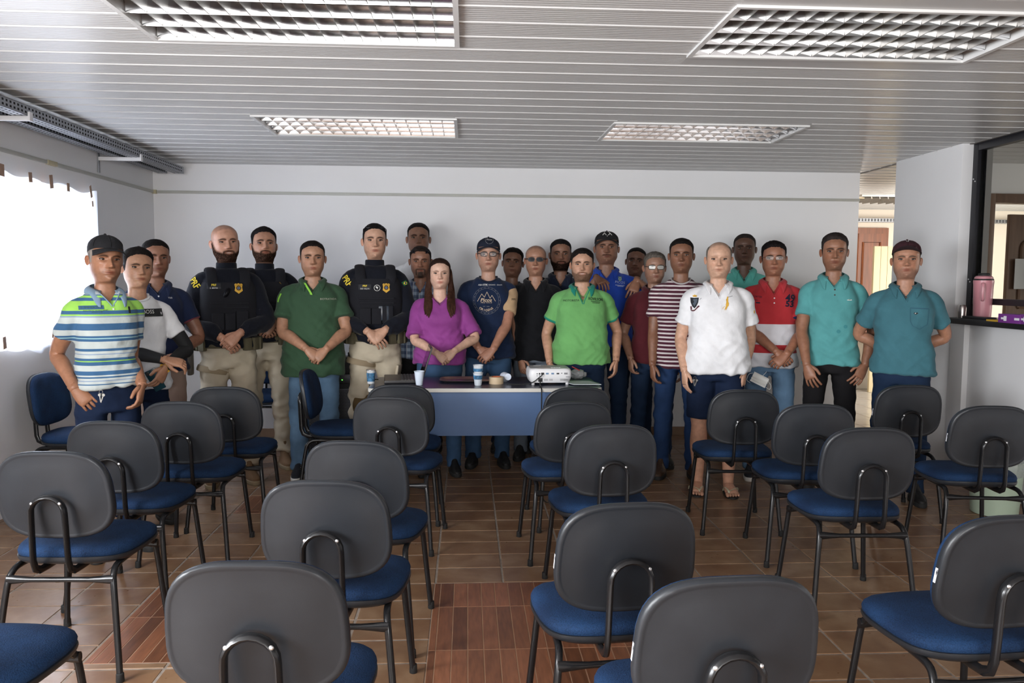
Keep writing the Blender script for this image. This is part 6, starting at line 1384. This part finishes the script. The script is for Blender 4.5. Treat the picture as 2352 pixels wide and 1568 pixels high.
p22 = add(px=1778, top=551, Y=5.56, yaw=3, extra=.016, label='man in red and white polo with glasses and a dangling face mask', skin='a0694d', hairc='141010', hair=dict(SHORT, front=.835, top=.055, noise=.025, nscale=16), age=.5, head=(-2, 0, 0), wide=1.02, glasses=dict(frame=mat('thin_metal_frame', H('6c6862'), .35, metal=.8), lens=M_lens, rx=.112, rz=.056, ft=.0013),
    a=dict(w=(1784, 808), fwd=.24, pose='clasp'), b=dict(w=(1806, 814), fwd=.27, pose='clasp'), shirt=dict(mat=cloth_material('red_white_polo', H('b8343a'), ramp=[(.80, H('dcdce2')), (.935, H('b8343a')), (.995, H('e0e0e6')), (1.145, H('b8343a'))], cuff=H('20284a'), cuff_at=.955), hempx=845, collar=cm('red_collar', 'b83a40'), v=(1.348, .056), buttons=(1.335, 1.30), sleeve=.66, ease=.014), pants=dict(mat=J_light, shoe='sneaker'))
p23 = add(px=1918, top=532, Y=5.3, yaw=2, extra=.018, label='man in teal polo with thumbs hooked in black trouser pockets', skin='98664a', hairc='2c2624', hair=dict(SHORT, front=.835, top=.06, noise=.022), age=.8, head=(-2, 0, 0), fw=.96, wide=.94, stubble=.2,
    a=dict(w=(1853, 838), fwd=.12, pole=(-.9, .6, 0), d=(.28, -.25, -.9), n=(-.45, -.9, 0), t=(.8, -.5, .4), curl=.3, spread=.10), b=dict(w=(1987, 838), fwd=.12, pole=(.9, .6, 0), d=(-.42, -.25, -.85), n=(.45, -.9, 0), t=(-.8, -.5, .4), curl=.3, spread=.10),
    shirt=dict(mat=cm('teal_polo', '579b9c'), hempx=840, collar=cm('teal_polo', '579b9c'), v=(1.373, .056), placket=(1.322, .095, cm('teal_polo', '579b9c')), buttons=(1.365, 1.33), buttonm=mat('brown_button', H('3a2a20'), .5), sleeve=.62), pants=dict(mat=J_blk, shoe='black'))
p24 = add(px=2084, top=547, Y=4.95, yaw=1, extra=.028, label='man in dark teal polo and maroon cap with hands behind his back', skin='b07a5c', hairc='4a4038', hair=dict(front=.86, temple=.80, side=.44, nape=.14, top=.01, sides=.008), age=.6, head=(-3, -4, 0), wide=1.04, stubble=.4, stubc='606060', cap=dict(mat=mat('maroon_cap_cloth', H('3a1a22'), .9, bump=.2), brimmat=mat('dark_brim_cloth', H('241418'), .9), bup=.19, brim=.17, front=.75),
    a=dict(pose='back'), b=dict(pose='back'), shirt=dict(mat=cm('dark_teal_polo', '3f6d78'), hempx=862, collar=cm('dark_teal_polo', '3f6d78'), v=(1.353, .056), buttons=(1.35,), buttonm=cm('dark_teal_polo', '3f6d78'), sleeve=.66, ease=.016), pants=dict(mat=J_dark))
for p in (p4, p5, p7): vest(p); belt(p, holster=-1 if p is not p5 else None)
# ------------------------------------------------------------------ prints, badges, carried things
def bvh_of(o):
    me = o.data; return BVHTree.FromPolygons([v.co.copy() for v in me.vertices], [tuple(p.vertices) for p in me.polygons])
def at(p, px, py, az=0.0):
    o = p.MI @ Vector(CC); t = p.MI @ Vector(atY(px, py, p.Y)); d = (t - o).normalized(); h = p.bvh.ray_cast(o, d)[0]
    if h is None: h = p.L(px, py, .13)
    return h.x - math.tan(math.radians(az)) * h.y, h.z
def un(p, n): return n * (p.Y - .13) / FPX / p.s
def T_(p, txt, px, py, hpx, m_, az=0, roll=0, bold=0.0, xs=1.0, shear=0.0, name='lettering', off=.0035, spacing=1.0):
    x, z = at(p, px, py, az); return p.text(txt, un(p, hpx) * 1.42, x, z, m_, az, roll, bold, spacing, name, off, xs, shear)
def B_(p, px, py, wpx, hpx, m_, name, az=0, roll=0, off=.0025):
    x, z = at(p, px, py, az); return p.patch(x, z, un(p, wpx), un(p, hpx), m_, name, az, roll, off)
def line(p, pts, wpx, m_, name, off=.0032):
    """polyline of pixels drawn on the garment as thin strips"""
    V = []; F = []; w_ = un(p, wpx) / 2; Q = [at(p, *q) for q in pts]
    x0, z0 = Q[0]
    for (a, b), (c, d) in zip(Q[:-1], Q[1:]):
        L_ = math.hypot(c - a, d - b) or 1e-6; nx, nz = -(d - b) / L_ * w_, (c - a) / L_ * w_; k = len(V)
        for t in np.linspace(0, 1, 5): u, v = a + (c - a) * t, b + (d - b) * t; V += [(u + nx - x0, v + nz - z0), (u - nx - x0, v - nz - z0)]
        F += [(k + 2 * i, k + 2 * i + 1, k + 2 * i + 3, k + 2 * i + 2) for i in range(4)]
    return p.decal(V, F, name, m_, (x0, z0, 0, 0), off)
# man 1
B_(p1, 211, 706, 44, 9, mat('blue_label', H('33587c'), .7), 'chest_label', roll=2); T_(p1, 'SUMMERTIME', 211, 706, 4.5, M_grn, roll=2)
T_(p1, 'NAUTICAL WORLD SPORT', 222, 713, 2.6, M_grn, roll=2); T_(p1, 'ATHLETIC 86', 223, 716.5, 2.4, M_grn, roll=2); B_(p1, 297, 711, 5, 15, M_blkp, 'chest_mark', az=0)
# man 2
B_(p2, 342, 718, 64, 18, M_blkp, 'chest_band'); T_(p2, 'BOSS', 341, 716, 8.5, M_whi, xs=.9, off=.006); T_(p2, 'HUGO BOSS', 343, 727.5, 2.6, mat('pale_print', H('a8a898'), .7), spacing=1.5)
M_under = mat('black_undersleeve', H('121214'), .8)
for sd in (-1, 1):
    a = p2.arms[sd]; mb = MB(); limb(mb, [a['S'].lerp(a['E'], .5), a['E'], a['E'].lerp(a['W'], .3), a['E'].lerp(a['W'], .96)], [.046, .041, .0425, .031], 14, 5); mb.build('undersleeve', M_under, p2.root)
a = p2.arms[1]; d_ = (a['W'] - a['E']).normalized(); mb = MB(); mb.tube([a['W'] - d_ * .012, a['W'] + d_ * .010], .034, 16); wt = mb.build('wristwatch', M_gold, p2.root)
mb = MB(); n_ = (Vector(a['n']) - d_ * Vector(a['n']).dot(d_)).normalized(); mb.tube([a['W'] + n_ * .026, a['W'] + n_ * .041], .021, 18, up=tuple(d_)); mb.build('watch_dial', mat('dark_dial', H('20201c'), .3), wt)
c = p2.M @ (a['W'] + Vector(a['d']).normalized() * .085 - n_ * .030); PH = empty('phone', c, 0, 'dark teal phone held by the man in the white tee', 'phone')
boxes('case', [((-.036, -.005, -.075), (.036, .005, .075))], mat('teal_phone', H('183a44'), .25), PH, bevel=.004); boxes('camera_bump', [((-.03, -.007, .045), (-.01, -.005, .07))], M_lap, PH, bevel=.002); PH.rotation_euler = (.15, -.45, .25); PH.scale = (.85,) * 3
T_(p3, 'Vels', 391, 683.5, 4, M_whi)
# officers
for p, q in ((p4, (447, 650)), (p7, (797, 645))):
    p.bvh = p.jb; T_(p, 'PRF', q[0], q[1], 13, M_yel, az=30, roll=-50, bold=.0012, off=.006, xs=.95)
p4.bvh = p4.vb; nametag(p4, *at(p4, 491, 657)); T_(p4, 'E. BRITO', 491, 661.5, 3.0, M_whi, off=.006); badge(p4, *at(p4, 548, 662), k=.052)
p4.bvh = p4.vb; x, z = at(p4, 482, 640); p4.decal([(r * math.cos(t), r * math.sin(t)) for r in (.030, .042) for t in np.linspace(.4, 3.4, 11)], [(i, i + 1, 12 + i, 11 + i) for i in range(10)], 'arc_patch', mat('tan_thread', H('8a7c64'), .8), (x + .015, z - .018, 0, 0), .005)
sg = MB(); x, z = at(p4, 520, 672); h = p4.surf(x, z, .02) or Vector((x, -.17, z)); sg.ball((0, 0, 0), .035, 14, 8, (.45, .5, 1.0)); o = sg.build('hanging_sunglasses', M_dark, p4.root); o.location = h; o.rotation_euler = (0, .5, .2)
p5.bvh = p5.vb; badge(p5, *at(p5, 646, 641), k=.050); p7.bvh = p7.vb; nametag(p7, *at(p7, 838, 659)); T_(p7, 'DO VALE R', 838, 663, 2.8, M_whi, off=.006); badge(p7, *at(p7, 887, 661), k=.050)
x, z = at(p7, 866, 661); p7.ringd(.018, .022, mat('grey_thread', H('b8b8b4'), .7), 'round_patch_rim', x, z, off=.006); p7.poly([(-.6, .5), (-.1, .75), (.1, .3), (.5, .5), (.3, -.1), (.1, -.7), (-.1, -.1), (-.5, .1)], M_whi, 'round_patch_figure', x, z, .016, off=.006)
x, z = at(p7, 881, 712); h = p7.surf(x, z, .022); o = boxes('pocketed_phone', [((-.035, -.006, -.07), (.035, .006, .03))], mat('phone_slate', H('2a3440'), .25), p7.root, bevel=.004); o.location = h
p7.bvh = p7.jb
for m_, pts, k, of in ((mat('flag_green', H('1c5a34'), .8), [(-1, .7), (1, .7), (1, -.7), (-1, -.7)], .020, .005), (M_yel, [(-.8, 0), (0, .55), (.8, 0), (0, -.55)], .020, .006), (mat('flag_blue', H('22306a'), .8), [(.32 * math.cos(t), .32 * math.sin(t)) for t in np.linspace(0, 6, 10)], .020, .007)):
    x, z = at(p7, 930, 650, -40); p7.poly(pts, m_, 'flag_patch', x, z, k, az=-40, roll=25, off=of)
for sd in (-1, 1):
    mb = MB(); mb.ball((0, 0, 0), .07, 16, 10, (1.0, .55, 1.35)); o = mb.build('knee_pad', mat('brown_kneepad', H('5e4a2c'), .85, var=.2, vscale=25), p7.root); o.location = (sd * .095, -.062, .47)
    if sd < 0: continue
    mb = MB(); mb.box((0, 0, 0), (.02, .10, .11)); o = mb.build('cargo_pocket', J_khaki, p7.trouso, bevel=.008); o.location = (sd * .158, -.035, .70); o.rotation_euler = (0, sd * .14, -.35)
# man 6
z0 = p6.P['shirt']['v'][0]; lv = []
for k in range(7):
    z = z0 - .006 + .085 * k / 6; w0 = .056 * max(0, (z - z0)) / (1.452 - z0); lv += [(-w0 - .004, z - z0), (-w0 - .020, z - z0 + .002)]
p6.decal(lv, [(2 * i, 2 * i + 1, 2 * i + 3, 2 * i + 2) for i in range(6)], 'lime_placket', mat('lime_cloth', H('8fd24a'), .8), (0, z0, 0, 0), .006)
T_(p6, 'BIOTRATADA', 754, 686.5, 4.2, mat('pale_print', None)); B_(p6, 633, 684, 5, 20, mat('lime_cloth', None), 'sleeve_stripe', az=35, roll=-12)
# woman 10
hm = hair_material('hair_long_brown', '3a241a')
for sd, xs_ in ((-1, (.330, .375, .40, .36)), (1, (.330, .37, .39, .40))):
    for k in range(6):
        f = k / 5; s_ = p10; st = s_.hpt(sd * (.16 + .16 * f), .12 - .10 * (1 - f) + .1 * f, .93 - .25 * f)
        P0 = [st, s_.hpt(sd * (.345 + .02 * f), -.02 + .16 * f, .55), s_.hpt(sd * (.365 + .03 * f), .0 + .14 * f, .20), s_.hpt(sd * (.36 + .08 * f), -.04 + .12 * f, -.12)]
        e0 = Vector((sd * (.075 + .030 * f), -.10 + .012 * f, 1.39)); hy = s_.bvh.ray_cast(Vector((e0.x, -1, 1.39)), Vector((0, 1, 0)))[0]; e0.y = (hy.y if hy else -.1) - .010
        e1 = Vector((sd * (.070 + .034 * f) + (.012 if sd > 0 else -.01), 0, 1.29 + .03 * f - .02 * (k % 2))); hy = s_.bvh.ray_cast(Vector((e1.x, -1, e1.z)), Vector((0, 1, 0)))[0]; e1.y = (hy.y if hy else -.13) - .010
        mb = MB(); pts = bez(P0 + [e0, e1], 5); n_ = len(pts); mb.tube(pts, [(.012 + .008 * math.sin(PI * i / n_ * .8) * (1 if i < n_ - 3 else .5), .0085) for i in range(n_ - 2)] + [(.008, .006), (.003, .002)], 8, up=(0, -1, 0)); mb.build('hair_lock', hm, s_.hairo)
    mb = MB(); mb.ball(p10.hpt(sd * .385, .03, .345), .006, 8, 6); mb.build('earring', mat('pearl', H('e8e0d0'), .2), p10.root)
# man 11
M_sand = mat('sand_print', H('c8b49c'), .7); M_gry = mat('grey_print', H('7a7c80'), .7); cx, cy = 1118, 690; x, z = at(p11, cx, cy)
for r in (27.5, 31.5): p11.ringd(un(p11, r) - .0007, un(p11, r) + .0007, M_gry, 'emblem_ring', x, z, off=.0032, n=48)
for k in range(44):
    t = 2 * PI * k / 44; r = un(p11, 29.5); p11.decal([(r * math.cos(t) + u * .0022, r * math.sin(t) + v * .0022) for u, v in ((-1, -1), (1, -1), (1, 1), (-1, 1))], [(0, 1, 2, 3)], 'emblem_mark', M_gry, (x, z, 0, 0), .0032) if k % 2 == 0 else None
line(p11, [(1096.5, 692), (1106.5, 674.5), (1112.5, 682.5), (1118.5, 670), (1125.5, 685), (1130, 678), (1138, 691.5)], 1.0, M_sand, 'mountain_outline')
T_(p11, 'Picos', 1116, 689, 8.0, M_sand, bold=.0006, shear=.25, off=.0042, xs=1.1); T_(p11, 'PRO RACE', 1117, 694.8, 3.2, M_sand, shear=.2, spacing=1.25); T_(p11, 'EST   2006', 1117, 703.8, 2.4, M_gry)
for ch, k in zip('ORIGENS', range(7)):
    t = math.radians(-127 + 12.4 * k); T_(p11, ch, 1117 + 22.5 * math.cos(t), 690 - 22.5 * math.sin(t), 5.2, M_sand, roll=math.degrees(t) + 90, bold=.0003)
T_(p11, 'A&A', 1103, 654, 3.6, M_whi, shear=.3); T_(p11, 'STIK', 1115, 654, 3.8, M_whi, bold=.0003); T_(p11, 'ELEGANCE', 1130, 654, 2.3, M_whi); T_(p11, 'Ghandhi', 1147, 654, 2.6, M_whi, shear=.2)
T_(p11, 'PPR', 1192, 688, 5, M_blkp, az=-45, shear=.2)
jb = p11.bvh; p11.bvh = bvh_of(p11.capo); x, z = at(p11, 1124, 551); p11.ringd(un(p11, 8.6), un(p11, 9.6), M_gry, 'cap_emblem_ring', x, z, off=.004, n=28); T_(p11, 'Picos', 1124, 550, 4.2, M_whi, off=.005); p11.bvh = jb
# man 15
T_(p15, 'MOTORISTA', 1312, 690, 4.6, M_blkp, roll=2); T_(p15, 'ROVILSON', 1368, 687, 6.2, M_blkp, roll=-5, bold=.0005, xs=.82); B_(p15, 1368, 692.5, 22, 1.3, M_blkp, 'print_line', roll=-5); B_(p15, 1369, 695.5, 18, 1.2, M_blkp, 'print_line', roll=-5)
# man 16
jb = p16.bvh; p16.bvh = bvh_of(p16.capo); T_(p16, 'A|X', 1395, 536, 9.5, M_whi, off=.011, bold=.0005); p16.bvh = jb
T_(p16, 'PICOS', 1424, 648.5, 5.6, mat('pale_blue_print', H('b8c4e0'), .7), roll=-6, spacing=1.1); B_(p16, 1424, 655, 22, 1.2, mat('pale_blue_print', None), 'print_line', roll=-5); B_(p16, 1425, 657.3, 14, 1.1, mat('pale_blue_print', None), 'print_line', roll=-5)
x, z = at(p16, 1424, 640); p16.poly(SHIELD, mat('crest_green', H('6c8c74'), .7), 'crest', x, z, un(p16, 9)); p16.ringd(.008, .011, mat('pale_blue_print', None), 'crest_ring', x, z, off=.0045, n=16)
# man 20
x, z = at(p20, 1595, 694); k = un(p20, 19)
p20.poly([(-.5, .6), (0, .55), (.5, .6), (.42, 0), (.2, -.5), (0, -.75), (-.25, -.5), (-.45, 0)], mat('crest_black', H('20242a'), .7), 'crest_shield', x, z, k, off=.0035); p20.poly([(-.36, .46), (0, .42), (.36, .46), (.28, 0), (0, -.52), (-.3, 0)], mat('crest_grey', H('56606c'), .7), 'crest_field', x, z, k, off=.0045)
p20.poly([(-.3, 0), (-.34, .3), (-.15, .2), (0, .42), (.15, .2), (.34, .3), (.3, 0)], M_gold, 'crest_crown', x + .002, z + un(p20, 13), un(p20, 14)); line(p20, [(1587, 703), (1588, 713), (1594, 713), (1601, 706), (1606, 702)], 3.2, mat('maroon_thread', H('55202c'), .7), 'crest_ribbon'); line(p20, [(1588, 711), (1594, 711), (1600, 705)], 1.2, M_whi, 'crest_ribbon_text', off=.0042)
line(p20, [(1607, 688), (1611, 684)], .8, M_gry, 'crest_mallet')
x, z = at(p20, 1670, 696); PL = [(.05, .95), (.16, .9), (.18, .76), (.10, .70), (.16, .55), (.14, .25), (.26, -.05), (.22, -.35), (.05, -.55), (-.04, -.80), (-.12, -1.0), (-.17, -1.0), (-.06, -.62), (-.22, -.88), (-.38, -1.0), (-.30, -.85), (-.14, -.52), (-.18, -.2), (-.10, .2), (-.16, .5), (-.02, .72), (-.02, .86)]
p20.poly(PL, M_gold, 'player_emblem', x, z, un(p20, 16.5)); line(p20, [(1672, 682), (1682.5, 679.5)], .9, M_gry, 'emblem_mallet'); line(p20, [(1665, 703), (1660.5, 706), (1660, 710)], .9, M_gold, 'emblem_tail'); B_(p20, 1732, 716, 4, 7, M_gold, 'sleeve_mark', az=-40)
# man 22
M_nvy = mat('navy_print', H('1a1c34'), .7)
T_(p22, '49', 1815.5, 685.5, 17, M_nvy, roll=-6, bold=.0022, xs=.95); T_(p22, '53', 1814, 698.5, 13, M_nvy, roll=-6, bold=.0022, xs=1.1); T_(p22, 'SPORTER', 1738, 681, 4.0, M_nvy, roll=-4); T_(p22, 'polo', 1735, 688, 4.0, M_nvy, roll=-4); B_(p22, 1741, 695, 9, 3, M_nvy, 'print_line')
c = p22.L(1745, 872, .27); FM = empty('face_mask', p22.M @ c, 0, 'white folded face mask dangling below clasped hands of the red polo man', 'mask')
mb = MB(); rg = []
for j in range(9):
    v = -.045 + .09 * j / 8; rg.append([(u, .006 * math.sin(j * 2.6) + .25 * u * u, v) for u in np.linspace(-.075, .075, 9)])
mb.loft(rg, False, False, closed=False); M_mask = mat('mask_cloth', H('d8d8d4'), .85); o = mb.build('pleated_panel', M_mask, FM); o.rotation_euler = (0, .45, 0); FM.scale = (.78,) * 3
for pts in ([(-.06, 0, .06), (-.10, -.005, .05), (-.115, 0, .0), (-.085, 0, -.025)], [(.055, 0, -.065), (.09, -.004, -.085), (.10, 0, -.05), (.075, 0, -.01)], [(.02, 0, .03), (.045, -.01, .06), (.06, 0, .075)]):
    mb = MB(); mb.tube(bez(pts, 5), .0016, 6); mb.build('ear_loop', M_mask, FM)
# men 23, 24
x, z = at(p23, 1951, 688.5); p23.poly([(-1, 0), (-.5, .12), (-.2, .34), (.0, .12), (.5, .18), (1, .05), (.9, -.18), (.3, -.22), (-.3, -.22), (-.9, -.14)], M_whi, 'chest_emblem', x, z, un(p23, 6)); p23.poly([(-.9, 0), (0, .2), (.8, .1), (0, -.05)], mat('emblem_green', H('2c6a3c'), .7), 'emblem_body', x, z + .001, un(p23, 5), off=.0042)
for q in ((1926, 761), (1942, 750)): x, z = at(p23, *q); p23.poly([(math.cos(t), math.sin(t)) for t in np.linspace(0, 6, 12)], mat('damp_spot', H('3f878c'), .85), 'damp_spot', x, z, un(p23, 4.5), off=.0016)
M_seam = mat('teal_seam', H('31596a'), .9)
line(p24, [(2091, 707), (2133, 709)], 2.2, M_seam, 'pocket_edge'); line(p24, [(2091, 707), (2091, 738), (2096, 748), (2112, 756), (2130, 745), (2134, 709)], 1.0, M_seam, 'pocket_seam')
x, z = at(p24, 2103.5, 719.5); p24.poly([(-1, 0), (-.6, .5), (0, .2), (.6, .5), (1, 0), (0, -.6)], M_blkp, 'chest_emblem', x, z, un(p24, 5)); p24.poly([(-.5, 0), (-.2, .3), (.1, 0), (-.2, -.2)], M_whi, 'emblem_eye', x, z, un(p24, 5), off=.0042)
jb = p24.bvh; p24.bvh = bvh_of(p24.capo); x, z = at(p24, 2089, 551); p24.poly([(-1, .1), (0, 1), (1, .2), (.5, -.6), (-.6, -.6)], M_whi, 'cap_badge', x, z, un(p24, 3.5), off=.004); p24.bvh = jb
# key bunches hanging at two belts
def keys(p, px, py, label):
    c = p.L(px, py, .17); K = empty('key_bunch', p.M @ c, 0, label, 'keys', 'keys hanging at the waist'); st_ = mat('key_steel', (.30, .29, .27), .35, metal=.8)
    mb = MB(); ring_ = [(.011 * math.cos(t), 0, .011 * math.sin(t)) for t in np.linspace(0, 2 * PI, 13)]; mb.tube(ring_, .0012, 6, cap=False); mb.build('split_ring', st_, K); K.scale = (.8,) * 3
    for q, (dx, ln, r) in enumerate(((-.010, .045, -.15), (.006, .055, .1), (.016, .060, .35))):
        mb = MB(); mb.lathe([(.009, -.001), (.009, .001)], 12); mb.box((0, -.026, 0), (.006, ln * .8, .0018)); o = mb.build('key', st_ if q != 1 else M_rubber, K); o.location = (dx, -.002 * q, -.018); o.rotation_euler = (PI / 2, r, 0)
keys(p1, 232, 900, 'keys on a ring hanging below the striped polo'); keys(p20, 1596, 868, 'keys on a black strap hanging below the white polo')
